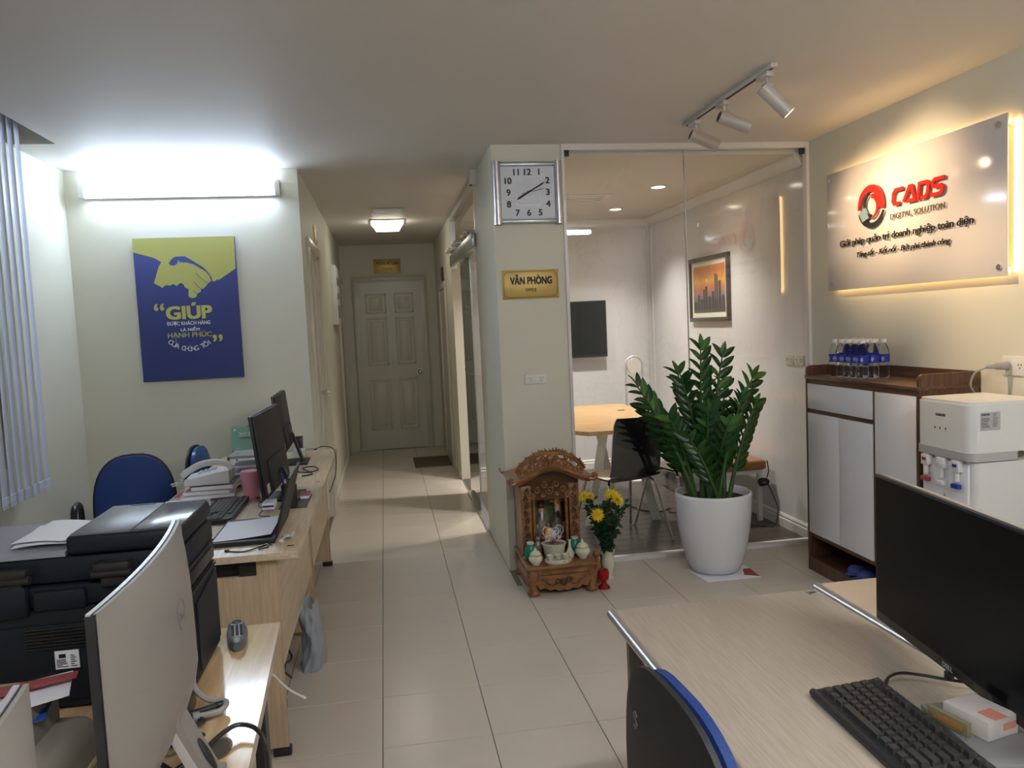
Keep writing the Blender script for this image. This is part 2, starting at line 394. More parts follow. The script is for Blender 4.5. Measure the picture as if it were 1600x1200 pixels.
# glass side wall with sliding door along the hall
gs = thing('glass_sliding_door', 'steel-railed sliding glass door with glass above, along the hallway', 'glass door', (XD, 3.6, 0))
s1 = MB(); s1.box(XD, XD+.05, OY0, OY1, H-.05, H).box(XD+.0, XD+.05, OY0, OY0+.02, 0, H-.05).box(XD, XD+.05, OY1-.02, OY1, 2.06, H-.05).box(XD-.01, XD+.06, OY0, 4.25, 0, .02)
obj('frame', s1, M['alu'], gs, world=True)
obj('rail', MB().box(XD-.035, XD-.005, OY0-.05, 4.62, 2.06, 2.16, bev=.003), M['steel'], gs, world=True)
for y in (3.0, 3.25, 3.75, 3.95, 4.3, 4.5): obj('hanger_bolt', MB().cyl((XD-.06, y, 2.19), (XD+.02, y, 2.19), .014, seg=12).sph((XD-.06, y, 2.19), .018), M['chrome'], gs, world=True)
obj('transom_pane', MB().grid(lambda u, v: (XD+.025, OY0+.02+(OY1-OY0-.04)*u, 2.16+(H-.21-2.0)*v), 1, 1), M['glass'], gs, smooth=None, world=True)
for a, b in ((OY0+.02, 3.44), (3.45, 4.22)):
    obj('door_pane' if b > 4 else 'fixed_pane', MB().grid(lambda u, v, a=a, b=b: (XD+.02, a+(b-a)*u, .02+2.08*v), 1, 1), M['glass'], gs, smooth=None, world=True)
obj('pane_joint', MB().box(XD+.015, XD+.025, 3.44, 3.45, .02, 2.1), M['steel'], gs, world=True)
# hall end door, six moulded panels
dr = thing('door_1', 'closed white six-panel door with round knob at the end of the hallway', 'door', (.19, YE, 0)); del dr['category']; del dr['label']; dr['kind'] = 'structure'
fr = MB(); x0, x1 = -.265, .645
for a, b, c, d in ((x0, x0+.075, 0, 2.095), (x1-.075, x1, 0, 2.095), (x0, x1, 2.095, 2.17)): fr.box(a, b, YE-.03, YE, c, d, bev=.002)
for a, b, c, d in ((x0+.01, x0+.055, 0, 2.115), (x1-.055, x1-.01, 0, 2.115), (x0+.01, x1-.01, 2.115, 2.155)): fr.box(a, b, YE-.042, YE-.03, c, d, bev=.002)
obj('door_frame', fr, M['doorp'], dr, world=True)
lf = obj('door_leaf', MB().box(-.19, .57, YE-.022, YE, .012, 2.095), M['doorp'], dr, world=True)
for px0, px1, pz0, pz1 in ((-.115, .14, 1.71, 1.955), (.24, .475, 1.71, 1.955), (-.115, .14, 1.07, 1.66), (.24, .475, 1.07, 1.66), (-.115, .14, .26, .895), (.24, .475, .26, .895)):
    b = MB(); t = .022
    for a in ((px0, px1, pz0, pz0+t), (px0, px1, pz1-t, pz1), (px0, px0+t, pz0, pz1), (px1-t, px1, pz0, pz1)): b.box(a[0], a[1], YE-.031, YE-.02, a[2], a[3], bev=.005)
    b.box(px0+.045, px1-.045, YE-.030, YE-.02, pz0+.045, pz1-.045, bev=.008)
    obj('moulded_panel', b, M['doorp'], lf, world=True)
obj('door_knob', MB().cyl((.51, YE-.022, .965), (.51, YE-.03, .965), .034).cyl((.51, YE-.03, .965), (.51, YE-.055, .965), .012).sph((.51, YE-.075, .965), .03), M['chrome'], dr, world=True)
# hall left door (door_2)
d2 = thing('door_2', '', '', (XC, 3.32, 0)); del d2['category']; del d2['label']; d2['kind'] = 'structure'
fr = MB()
for a in ((D2[0]-.07, D2[0], 0, D2[2]), (D2[1], D2[1]+.07, 0, D2[2]), (D2[0]-.07, D2[1]+.07, D2[2], D2[2]+.07)): fr.box(XC-.002, XC+.018, a[0], a[1], a[2], a[3], bev=.002)
fr.box(XC-.12, XC, D2[0], D2[0]+.02, 0, D2[2]).box(XC-.12, XC, D2[1]-.02, D2[1], 0, D2[2]).box(XC-.12, XC, D2[0], D2[1], D2[2]-.02, D2[2])
obj('door_frame', fr, M['offwhite'], d2, world=True)
obj('door_leaf', MB().box(XC-.06, XC-.025, D2[0]+.02, D2[1]-.02, .01, D2[2]-.02), M['doorp'], d2, world=True)
obj('door_knob', MB().cyl((XC-.025, 3.42, 1.045), (XC+.02, 3.42, 1.045), .011).sph((XC+.035, 3.42, 1.045), .026), M['chrome'], d2, world=True)
# doors shown only by their frames
for nm, X, s_, a, b, z in (('door_3', XC, 1, 6.3, 7.05, 2.1), ('door_4', XD, -1, 5.62, 6.40, 1.93)):
    d = thing(nm, '', '', (X, (a+b)/2, 0)); del d['category']; del d['label']; d['kind'] = 'structure'
    fr = MB()
    for q in ((a-.06, a, 0, z), (b, b+.06, 0, z), (a-.06, b+.06, z, z+.06)): fr.box(min(X, X+s_*.025), max(X, X+s_*.025), q[0], q[1], q[2], q[3], bev=.004)
    obj('door_frame', fr, M['offwhite'], d, world=True)
    obj('door_leaf', MB().box(min(X, X+s_*.008), max(X, X+s_*.008), a, b, .01, z), M['doorp'], d, world=True)
mould('baseboard_hall', [(0, 0), (.012, 0), (.012, .07), (0, .08)], (XD, YI+.02, 0), (XD, 5.55, 0), (-1, 0, 0), M['wall'])
mould('baseboard_left', [(0, 0), (.012, 0), (.012, .07), (0, .08)], (XC, 3.82, 0), (XC, 6.22, 0), (1, 0, 0), M['wall'])
# window behind the blinds
wn = thing('window_1', '', '', (XL, -.4, WZ0)); del wn['category']; del wn['label']; wn['kind'] = 'structure'
fr = MB(); X0, X1 = XL-.09, XL-.03
fr.box(X0, X1, WY0, WY1, WZ0, WZ0+.05).box(X0, X1, WY0, WY1, WZ1-.05, WZ1)
for y in (WY0, -1.0, .2, WY1-.05): fr.box(X0, X1, y, y+.05, WZ0+.05, WZ1-.05)
obj('window_frame', fr, M['white'], wn, world=True)
for a, b in ((WY0+.05, -1.0), (-.95, .2), (.25, WY1-.05)): obj('pane', MB().box(XL-.065, XL-.059, a, b, WZ0+.05, WZ1-.05), M['night'], wn, world=True)

# ---------------------------------------------------------------- ceiling lamps and lights
def tube_lamp(label, x0, x1, y, z, side, mL, g=None):
    t = thing('fluorescent_lamp', label, 'lamp', ((x0+x1)/2, y, z), 0, g)
    obj('housing', MB().box(x0, x1, y, y+side*.03, z-.045, z+.045, bev=.004), M['white'], t, world=True)
    prof = [(.03, -.038), (.05, -.036), (.068, -.022), (.074, 0), (.068, .022), (.05, .036), (.03, .038)]
    b = MB(); a0, a1 = x0+.035, x1-.035
    A = [b.bm.verts.new((a0, y+side*u, z+v)) for u, v in prof]; B = [b.bm.verts.new((a1, y+side*u, z+v)) for u, v in prof]
    for k in range(len(prof)-1): b.bm.faces.new((A[k], A[k+1], B[k+1], B[k]))
    b.bm.faces.new(A); b.bm.faces.new(B[::-1])
    obj('diffuser', b, mL, t, world=True)
    for a in (x0, x1-.035): obj('end_cap', MB().box(a, a+.035, y+side*.0, y+side*.076, z-.048, z+.048, bev=.008), M['white'], t, world=True)
tube_lamp('glowing white tube lamp on the wall above the blue and yellow poster', -1.69, -.505, YW, 2.432, -1, M['tubeL'])
def batten(label, x0, x1, y):
    t = thing('fluorescent_lamp', label, 'lamp', ((x0+x1)/2, y, H), 0)
    obj('housing', MB().box(x0, x1, y-.05, y+.05, H-.03, H, bev=.004), M['white'], t, world=True)
    obj('diffuser', MB().box(x0+.03, x1-.03, y-.045, y+.045, H-.075, H-.031, bev=.02, seg=4), M['tubeB'], t, world=True)
    for a in (x0, x1-.03): obj('end_cap', MB().box(a, a+.03, y-.05, y+.05, H-.078, H, bev=.008), M['white'], t, world=True)
batten('ceiling batten lamp above and behind the viewer', -.15, .75, -2.95)
batten('added unseen ceiling batten near the right wall for more light from above', 1.3, 2.5, -2.2)  # unseen batten added to bring more top-down light
hlp = thing('hall_ceiling_lamp', 'glowing square bowl lamp on the hallway ceiling', 'lamp', (.185, 5.07, H))
obj('lamp_plate', MB().box(.015, .355, 4.92, 5.26, H-.012, H, bev=.003), M['silver'], hlp, world=True)
b = MB(); q0 = [(.03, 4.935), (.34, 4.935), (.34, 5.245), (.03, 5.245)]; q1 = [(.075, 4.98), (.295, 4.98), (.295, 5.20), (.075, 5.20)]
A = [b.bm.verts.new((x, y, H-.012)) for x, y in q0]; B = [b.bm.verts.new((x*.8+.19*.2, y*.8+5.09*.2, H-.06)) for x, y in q0]; Cc = [b.bm.verts.new((x, y, H-.085)) for x, y in q1]
for P_, Q_ in ((A, B), (B, Cc)):
    for k in range(4): b.bm.faces.new((P_[k], P_[(k+1) % 4], Q_[(k+1) % 4], Q_[k]))
b.bm.faces.new(Cc)
obj('lamp_bowl', b, M['hallL'], hlp, world=True)
vt = thing('ceiling_vent', 'small slotted white vent on the hallway ceiling before the lamp', 'vent', (.18, 4.35, H))
obj('vent_frame', MB().box(.04, .325, 4.22, 4.50, H-.012, H-.002, bev=.003), M['white'], vt, world=True)
for k in range(5): obj('slat', MB().box(.06, .305, 4.25+k*.048, 4.275+k*.048, H-.022, H-.010), M['white'], vt, world=True)
dl = None
for i, (x, y, lab) in enumerate(((2.213, 3.04, 'meeting room downlight nearest the glass, in the right row'), (2.213, 4.16, 'meeting room downlight farther back, above the wall-mounted television'), (1.35, 3.04, 'added meeting room downlight, unseen behind the clock column, front one'), (1.35, 4.16, 'added meeting room downlight, unseen in the left row beside the hallway glass'))):  # the left pair is invented and out of sight, added to light the room
    if dl is None:
        t = thing('downlight', lab, 'lamp', (x, y, HI), 0, 'round downlights in the meeting room ceiling')
        obj('rim', MB().lathe([(.052, -.001), (.066, -.001), (.066, -.007), (.052, -.010)], cap=False), M['white'], t)
        obj('lens', MB().lathe([(.0, -.006), (.052, -.006)], cap=False), M['downL'], t)
        dl = t
    else: t = dup(dl, (x, y, HI), label=lab)
    ld = bpy.data.lights.new('downlight_light', 'SPOT'); ld.energy = 54; ld.color = (1, .93, .85); ld.spot_size = 1.95; ld.spot_blend = .9; ld.shadow_soft_size = .05
    lo = bpy.data.objects.new('downlight_light', ld); col.objects.link(lo); lo.location = (x, y, HI-.02)
v2 = thing('ceiling_vent', 'square recessed vent in the meeting room ceiling', 'vent', (1.95, 3.9, HI))
obj('vent_frame', MB().box(1.55, 1.95, 3.35, 3.75, HI-.008, HI, bev=.002), M['white'], v2, world=True)
for k in range(4): obj('slat', MB().box(1.60, 1.90, 3.40+k*.08, 3.44+k*.08, HI-.018, HI-.007), M['white'], v2, world=True)

# track with three spot heads
tr = thing('track_light', 'white ceiling track with three cylindrical spotlights aimed at the sign', 'lamp', (1.783, .91, H))
obj('track_rail', MB().box(1.768, 1.798, .41, 1.41, H-.02, H, bev=.002), M['champ'], tr, world=True)
obj('track_slot', MB().box(1.777, 1.789, .43, 1.39, H-.0215, H-.019), M['ink'], tr, world=True)
tg = [((1.785, .50), (2.74, .28, 1.45)), ((1.785, .93), (2.74, .82, 2.08)), ((1.785, 1.29), (2.74, 1.16, 2.0))]
for (x, y), T in tg:
    h = obj('spot_head', MB().box(x-.018, x+.018, y-.05, y+.05, H-.045, H-.02, bev=.006).cyl((x, y-.02, H-.045), (x, y-.02, H-.075), .007).box(x-.022, x+.022, y-.03, y-.01, H-.085, H-.068, bev=.004), M['champ'], tr, world=True)
    c = Vector((x, y-.02, H-.105)); d = (Vector(T)-c).normalized()
    b = MB(); a0 = c-d*.03; a1 = c+d*.13; b.cyl(a0, a1, .031, seg=28)
    obj('spot_body', b, M['champ'], h, world=True)
    obj('vent_cap', MB().cyl(a0-d*.001, a0-d*.002+d*0, .026, seg=24), M['ink'], h, world=True)
    obj('lens', MB().cyl(a1-d*.001, a1+d*.001, .024, seg=24), M['spotL'], h, world=True)
    ld = bpy.data.lights.new('spot_light', 'SPOT'); ld.energy = SPOT; ld.color = (1, .70, .40); ld.spot_size = math.radians(62); ld.spot_blend = 1; ld.shadow_soft_size = .02
    lo = bpy.data.objects.new('spot_light', ld); col.objects.link(lo); lo.location = a1+d*.005; lo.rotation_euler = d.to_track_quat('-Z', 'Y').to_euler()
def frame_m(o, xd, yd, zd):
    M_ = Matrix.Identity(4)
    for i in range(3): M_[i][0] = xd[i]; M_[i][1] = yd[i]; M_[i][2] = zd[i]
    M_.translation = Vector(o); return M_
XZ = lambda y: frame_m((0, y, 0), (1, 0, 0), (0, 0, 1), (0, 1, 0))
YZ = lambda x: frame_m((x, 0, 0), (0, 1, 0), (0, 0, 1), (1, 0, 0))

# ---------------------------------------------------------------- vertical blinds
vb = thing('vertical_blind', 'pale blue vertical fabric blind hanging along the left window', 'blind', (-1.66, 0, 2.75))
obj('headrail', MB().box(-1.68, -1.64, -2.3, 1.66, 2.76, 2.79), M['white'], vb, world=True)
vane_me = MB().grid(lambda u, v: ((u-.5)*.076, .006*math.sin(u*PI), -1.955+1.95*v), 6, 1).mesh('vane', M['blind'], 60)
wt_me = MB().box(-.037, .037, -.003, .003, -1.985, -1.93, bev=.002).mesh('bottom_weight', M['blind'])
for k in range(48):
    y = 1.56-k*.077; a = math.radians(98+random.uniform(-3, 3))
    if y < -2.25: break
    v = obj('vane', vane_me, None, vb, loc=(0, y, 0), rot=(0, 0, a))
    obj('bottom_weight', wt_me, None, v)
obj('bead_chain', MB().tube([(-1.66+.02*math.cos(k), 1.56-k*.077, .80-.012*(k % 2)) for k in range(30)], .0015, 5, 2), M['white'], vb, world=True)

# ---------------------------------------------------------------- poster (flat print on a canvas block)
P0 = Vector((-1.416, YW-.028, 1.246)); PWd, PHt = .607, .893
po = thing('canvas_poster', 'blue and yellow canvas poster with a handshake and white slogan', 'poster', (P0.x+PWd/2, YW, P0.z))
obj('canvas', MB().box(P0.x, P0.x+PWd, P0.y, YW, P0.z, P0.z+PHt, bev=.002), M['navy'], po, world=True)
def puv(x, y):
    t = (y-52)/1070; xl = 50+68*t; xr = 805+57*t
    u = (x-xl)/(xr-xl); top = 60-15*u; bot = 1137-32*u
    return (P0.x+min(1, max(0, u))*PWd, P0.z+PHt*(1-min(1, max(0, (y-top)/(bot-top)))))
A1 = [(50, 60), (805, 45), (812, 288), (685, 372), (672, 366), (663, 378), (640, 384), (632, 355), (610, 318), (570, 275), (500, 232), (435, 193), (370, 196), (345, 207), (316, 245), (262, 238), (225, 213), (200, 202), (57, 163)]
A2 = [(262, 238), (316, 245), (330, 262), (360, 262), (380, 245), (386, 222), (398, 238), (450, 240), (500, 255), (550, 285), (590, 310), (615, 340), (628, 378), (600, 400), (590, 415), (570, 435), (552, 440), (548, 460), (525, 472), (518, 495), (500, 505), (470, 503), (458, 490), (460, 440), (432, 425), (425, 405), (405, 392), (388, 398), (375, 415), (355, 402), (335, 402), (325, 412), (305, 408), (285, 410), (268, 428), (205, 392), (225, 330), (240, 275)]
for A_ in (A1, A2): obj('handshake_print', MB().prism([puv(*q) for q in A_], XZ(P0.y-.0008), .0006), M['yel'], po, smooth=None, world=True)
for L_ in ([(515, 318), (545, 350), (600, 393)], [(500, 385), (530, 420), (555, 438)], [(492, 452), (525, 475)]):
    pts = [Vector((puv(*q)[0], P0.y-.001, puv(*q)[1])) for q in L_]
    obj('finger_line', MB().tube(pts, .0016, 5, 3), M['navy'], po, world=True)
X_, Z_ = (1, 0, 0), (0, 0, 1)
def ptext(s, x0, y0, x1, capy, mt, bold=.04):
    a = puv(x0, y0); b = puv(x1, y0); h = (y0-capy)/1075*PHt
    text('lettering', s, mt, po, (a[0], P0.y-.002, a[1]), X_, Z_, b[0]-a[0], h, .001, bold)
ptext('GIÚP', 293, 668, 622, 572, M['yel'], .09)
ptext('ĐƯỢC KHÁCH HÀNG', 297, 712, 617, 685, M['inkw'])
ptext('LÀ NIỀM', 397, 755, 537, 733, M['inkw'])
ptext('HẠNH PHÚC', 303, 805, 625, 768, M['yel'], .04)
ptext('“', 210, 690, 280, 545, M['yel'], .03); ptext('”', 640, 925, 708, 780, M['yel'], .03)
s_ = 'CỦA CHÚNG TÔI'; n_ = len(s_)
for k, ch in enumerate(s_):
    if ch == ' ': continue
    t = (k+.5)/n_*2-1; x = 465+t*165; y = 905-62*t*t
    an = math.atan2(124*t, 165); a = puv(x, y)
    xd = (math.cos(an), 0, math.sin(an)); yd = (-math.sin(an), 0, math.cos(an))
    text('lettering', ch, M['inkw'], po, (a[0], P0.y-.002, a[1]), xd, yd, None, .031, .001, .02, center=True)

# ---------------------------------------------------------------- clock, plates, sockets, small wall things
ck = thing('wall_clock', 'square silver wall clock with black numerals high on the column', 'clock', (.975, YG, 2.09))
cx, cz = .975, 2.274; yf = YG-.04
obj('case', MB().box(.79, 1.16, YG-.03, YG, 2.10, 2.445, bev=.01), M['alu'], ck, world=True)
for s_ in (-1, 1):
    b = MB(); b.cyl((cx+s_*.183, YG-.028, 2.090), (cx+s_*.183, YG-.028, 2.458), .022, seg=20); b.box(cx+s_*.183-.022, cx+s_*.183+.022, YG-.03, YG, 2.09, 2.458)
    obj('side_rail', b, M['alu'], ck, world=True)
for z in (2.108, 2.44): obj('cross_bar', MB().box(.81, 1.14, YG-.044, YG-.02, z-.012, z+.012, bev=.006), M['steel'], ck, world=True)
obj('dial', MB().box(.815, 1.135, YG-.036, YG-.03, 2.125, 2.425), M['paper'], ck, world=True)
for n in range(1, 13):
    a = n*PI/6; sx, sz = math.sin(a), math.cos(a); k = .118/max(abs(sx), abs(sz))
    x, z = cx+sx*k*1.0, cz+sz*k
    text('numeral', str(n), M['ink'], ck, (x, YG-.0375, z-.018), X_, Z_, None, .037, .001, .06, center=True)
b = MB(); q = .075
for x0, x1, z0, z1 in ((-q, q, q-.004, q), (-q, q, -q, -q+.004), (-q, -q+.004, -q, q), (q-.004, q, -q, q)): b.box(cx+x0, cx+x1, YG-.0372, YG-.036, cz+z0, cz+z1)
obj('minute_square', b, M['silver'], ck, world=True)
def hand(name, x1, z1, w_, tail=.02):
    d = Vector((x1-cx, 0, z1-cz)); L = d.length; d.normalize(); nrm = Vector((-d.z, 0, d.x))*w_
    c = Vector((cx, YG-.040, cz))
    obj(name, MB().slab([c-d*tail-nrm, c+d*L*.8-nrm*1.6, c+d*L, c-d*tail+nrm], (0, .001, 0)).slab([c-d*tail+nrm, c+d*L*.8+nrm*1.6, c+d*L, c-d*tail-nrm], (0, .001, 0)), M['ink'], ck, smooth=None, world=True)
hand('hour_hand', .905, 2.232, .004); hand('minute_hand', 1.083, 2.335, .003, .04); hand('second_hand', 1.085, 2.298, .001, .04)
obj('hub', MB().cyl((cx, YG-.043, cz), (cx, YG-.037, cz), .007), M['ink'], ck, world=True)
obj('cover_glass', MB().grid(lambda u, v: (.80+.35*u, YG-.044, 2.115+.32*v), 1, 1), M['clear'], ck, smooth=None, world=True)
pl = thing('name_plate', 'gold plate reading VĂN PHÒNG OFFICE below the square clock', 'sign', (.973, YG, 1.65))
obj('plate', MB().box(.802, 1.145, YG-.006, YG, 1.651, 1.824, bev=.001), M['gold'], pl, world=True)
b = MB(); c_ = .018
pp = [(.812+c_, 1.661), (1.135-c_, 1.661), (1.135, 1.661+c_), (1.135, 1.814-c_), (1.135-c_, 1.814), (.812+c_, 1.814), (.812, 1.814-c_), (.812, 1.661+c_)]
b.tube([(x, YG-.0065, z) for x, z in pp], .0012, 4, 1, closed=True)
obj('border_line', b, M['ink'], pl, world=True)
text('lettering', 'VĂN PHÒNG', M['ink'], pl, (.848, YG-.0075, 1.737), X_, Z_, .252, .043, .001, .10)
text('lettering', 'OFFICE', M['ink'], pl, (.940, YG-.0075, 1.695), X_, Z_, .066, .019, .001, .05)
def socket(label, o, nrm, w_, h_, n, m_=None, name='wall_socket'):
    """plate centred at o on a wall; nrm 'y-' or 'x-'"""
    t = thing(name, label, 'socket', o, 0 if nrm == 'y-' else -PI/2)   # local -y faces the room
    obj('face_plate', MB().box(-w_/2, w_/2, -.008, 0, -h_/2, h_/2, bev=.003), m_ or M['white'], t)
    for k in range(n):
        x = -w_/2+w_*(k+.5)/n; b = MB()
        for dx, dz in ((-.008, .006), (.008, .006), (0, -.008)): b.box(x+dx-.0015, x+dx+.0015, -.0095, -.008, dz-.004, dz+.004)
        obj('outlet_slots', b, M['ink'], t)
    return t
socket('white double socket at waist height on the column under the gold plate', (.98, YG, 1.168), 'y-', .135, .058, 2)
XM = XR
t1_ = socket('cream socket on the meeting room wall, left of the touching pair', (XM, 2.15, 1.18), 'x-', .115, .068, 2, M['offwhite'])
t2_ = socket('cream socket on the meeting room wall, right of the touching pair', (XM, 2.03, 1.18), 'x-', .115, .068, 2, M['offwhite'])
t3_ = socket('white wall socket over the water dispenser with a grey plug in it', (XR, .20, 1.225), 'x-', .20, .085, 3)
pg = thing('dispenser_plug', 'grey plug and cord in the socket above the water dispenser', 'plug', (XR-.01, .262, 1.225))
obj('plug', MB().cyl((XR-.06, .275, 1.225), (XR-.012, .262, 1.225), .014, .019, 14).cyl((XR-.095, .285, 1.222), (XR-.06, .275, 1.225), .008, .012, 12), M['coral'], pg, world=True)
obj('cord', MB().tube([(XR-.095, .285, 1.222), (XR-.13, .31, 1.20), (XR-.13, .340, 1.15), (XR-.10, .36, 1.11), (XR-.04, .36, 1.04), (XR-.03, .35, .9)], .0045, 8), M['coral'], pg, world=True)
jb = thing('junction_box', 'small white box high on the hallway side of the column', 'box', (XD, 2.64, 2.46))
obj('cover', MB().box(XD-.045, XD, 2.59, 2.69, 2.46, 2.575, bev=.004), M['white'], jb, world=True)
obj('sensor_slot', MB().box(XD-.047, XD-.03, 2.61, 2.65, 2.457, 2.462), M['ink'], jb, world=True)
eb = thing('electrical_panel', 'narrow white panel with switches on the left hallway wall', 'panel', (XC, 5.6, 1.58))
obj('panel_body', MB().box(XC, XC+.05, 5.25, 5.95, 1.58, 2.17, bev=.004), M['white'], eb, world=True)
for z0, z1 in ((1.98, 2.06), (1.84, 1.9), (1.65, 1.78)): obj('breaker_window', MB().box(XC+.048, XC+.053, 5.38, 5.80, z0, z1, bev=.002), M['steel'], eb, world=True)
for lab, X, s_, y, z, w_, h_ in (('small dark plaque above the door frame on the left hallway wall', XC, 1, 3.60, 2.265, .26, .13), ('small brown plaque above the door frame on the right hallway wall', XD, -1, 5.98, 2.09, .26, .15)):
    t = thing('wall_plaque', lab, 'sign', (X, y, z))
    obj('plate', MB().box(min(X, X+s_*.008), max(X, X+s_*.008), y-w_/2, y+w_/2, z-h_/2, z+h_/2), M['rosed'] if s_ < 0 else M['gold'], t, world=True)
    obj('border_line', MB().tube([(X+s_*.0085, y-w_/2+.015, z-h_/2+.015), (X+s_*.0085, y+w_/2-.015, z-h_/2+.015), (X+s_*.0085, y+w_/2-.015, z+h_/2-.015), (X+s_*.0085, y-w_/2+.015, z+h_/2-.015)], .0015, 4, 1, closed=True), M['ink'], t, world=True)
pk = thing('name_plate', 'gold plate reading PHÒNG KẾ TOÁN above the six-panel door', 'sign', (.18, YE, 2.205))
obj('plate', MB().box(.015, .345, YE-.012, YE, 2.207, 2.38, bev=.001), M['gold'], pk, world=True)
text('lettering', 'PHÒNG KẾ TOÁN', M['ink'], pk, (.05, YE-.0135, 2.31), X_, Z_, .27, .035, .001, .04)
text('lettering', 'ACCOUNTING', M['ink'], pk, (.12, YE-.0135, 2.25), X_, Z_, .12, .02, .001, .02)
dm = tag(obj('door_mat', MB().box(.345, XD-.02, 5.72, 6.36, 0, .012, bev=.003), M['mat']), 'brown ribbed doormat on the hallway floor by the right wall', 'mat')

# ---------------------------------------------------------------- company sign on the right wall
SX = XR-.045; sy0, sy1, sz0, sz1 = .23, 1.605, 1.615, 2.30
sg = thing('company_sign', 'backlit acrylic sign with red ring logo on the right wall', 'sign', (XR, .918, sz0))
obj('sign_board', MB().box(SX, SX+.008, sy0, sy1, sz0, sz1, bev=.0015), M['acr'], sg, world=True)
for y in (sy0+.04, sy1-.04):
    for z in (sz0+.04, sz1-.04): obj('standoff', MB().cyl((SX-.006, y, z), (XR, y, z), .009, seg=16).cyl((SX-.008, y, z), (SX, y, z), .013, seg=20), M['chrome'], sg, world=True)
ym = MB(); yb = .03
for nm, a in (('led_strip', (sy0-.02, sy0-.006, sz0+.015, sz1-.025)), ('led_strip', (sy0+yb, sy1-yb, sz1-.035, sz1-.022)), ('led_strip', (sy0+yb, sy1-yb, sz0+.022, sz0+.035)), ('led_strip', (sy1-.035, sy1-.022, sz0+yb, sz1-yb))):
    obj(nm, MB().box(XR-.016, XR-.004, *a), M['ledL'], sg, world=True)
Yn = (0, -1, 0)
lx = SX-.012
def stext(s, y0, y1, z, h, mt, bold=0, shear=0, depth=.003, x=None):
    text('lettering', s, mt, sg, (x if x else lx+.004, y0, z), Yn, Z_, y0-y1, h, depth, bold, shear)
# stylised capitals C A D S as thick strokes
def stroke(pts, w_, cut=0):
    """flat mitred stroke of width w_ in (u,v)"""
    n = len(pts); L, R = [], []
    P = [Vector(p) for p in pts]
    for i in range(n):
        a = (P[i]-P[i-1]).normalized() if i else (P[1]-P[0]).normalized()
        b = (P[i+1]-P[i]).normalized() if i < n-1 else a
        na = Vector((-a.y, a.x)); nb = Vector((-b.y, b.x)); m_ = (na+nb).normalized(); k = w_/2/max(.4, m_.dot(na))
        L.append(P[i]+m_*k); R.append(P[i]-m_*k)
    return [tuple(p) for p in L+R[::-1]]
GL = {'C': [[(1, .9), (.30, .9), (.1, .72), (.1, .28), (.28, .1), (.80, .1)]],
      'A': [[(.05, .1), (.42, .9), (.58, .9), (.9, .1), (.3, .1)]],
      'D': [[(.1, 0), (.1, .9), (.72, .9), (.9, .72), (.9, .28), (.72, .1), (.3, .1)]],
      'S': [[(1, .9), (.25, .9), (.1, .78), (.1, .62), (.25, .52), (.78, .52), (.92, .4), (.92, .24), (.78, .1), (0, .1)]]}
SG = lambda x: frame_m((x, 0, 0), (0, -1, 0), (0, 0, 1), (-1, 0, 0))
uu = -.982
for ch, wd, gp_ in (('C', .080, .0), ('A', .098, .010), ('D', .082, .010), ('S', .086, .014)):
    uu += gp_
    for st in GL[ch]:
        sh = [(uu+p[0]*wd+.012*p[1], 2.022+p[1]*.088) for p in st]
        obj('lettering', MB().prism(stroke(sh, .0175), SG(lx+.004), .010), M['inkr'], sg, smooth=None, world=True)
    uu += wd
stext('DIGITAL SOLUTION', .999, .594, 1.957, .030, M['inkg'], 0)
stext('Giải pháp quản trị doanh nghiệp toàn diện', 1.461, .415, 1.862, .036, M['inkd'], .03)
stext('Tăng tốc - Kết nối - Bứt phá thành công', 1.300, .560, 1.790, .028, M['inkd'], .02, .25)
lc = (-1.158, 2.052)
def arc(a0, a1, r0, r1, w0, w1, n=22, cx_=lc[0], cy_=lc[1]):
    o_, i_ = [], []
    for k in range(n+1):
        t = k/n; a = math.radians(a0+(a1-a0)*t); r = r0+(r1-r0)*t; w_ = w0+(w1-w0)*math.sin(t*PI/2) if w1 > w0 else w0+(w1-w0)*t
        o_.append((cx_+r*math.cos(a)*1.0, cy_+r*math.sin(a))); i_.append((cx_+(r-w_)*math.cos(a), cy_+(r-w_)*math.sin(a)))
    return o_+i_[::-1]
for A_, mt in ((arc(185, -12, .114, .114, .014, .048), M['inkr']), (arc(80, -95, .066, .066, .026, .003), M['inkr']), (arc(196, 342, .114, .116, .046, .008), M['inkd']), (arc(100, 262, .068, .060, .004, .018), M['inkd'])):
    obj('logo_ring', MB().prism(A_, SG(lx+.004), .010), mt, sg, smooth=None, world=True)
M['lgrey'] = mat('blue_grey_acrylic', (.22, .33, .38), .3)
obj('logo_square', MB().prism([(lc[0]-.105, lc[1]-.03), (lc[0]-.05, lc[1]-.002), (lc[0]-.012, lc[1]-.06), (lc[0]-.07, lc[1]-.078)], SG(lx+.003), .010), M['lgrey'], sg, smooth=None, world=True)

# ---------------------------------------------------------------- meeting room furniture
tv = thing('television', 'dark flat television on the meeting room back wall', 'television', (1.80, YI, 1.15))
obj('tv_body', MB().box(1.29, 2.285, YI-.075, YI-.03, 1.14, 1.70, bev=.006), M['black'], tv, world=True)
obj('tv_screen', MB().box(1.30, 2.275, YI-.077, YI-.074, 1.16, 1.69), M['screen'], tv, world=True)
obj('wall_bracket', MB().box(1.6, 2.0, YI-.03, YI, 1.3, 1.5), M['black'], tv, world=True)
pc = thing('framed_picture', 'dark framed sunset over city towers on the meeting room wall', 'picture', (XR, 3.43, 1.45))
py0, py1, pz0, pz1 = 3.04, 3.825, 1.452, 1.992
fr = MB(); t = .035
for a in ((py0, py1, pz0, pz0+t), (py0, py1, pz1-t, pz1), (py0, py0+t, pz0+t, pz1-t), (py1-t, py1, pz0+t, pz1-t)): fr.box(XR-.03, XR, *a, bev=.003)
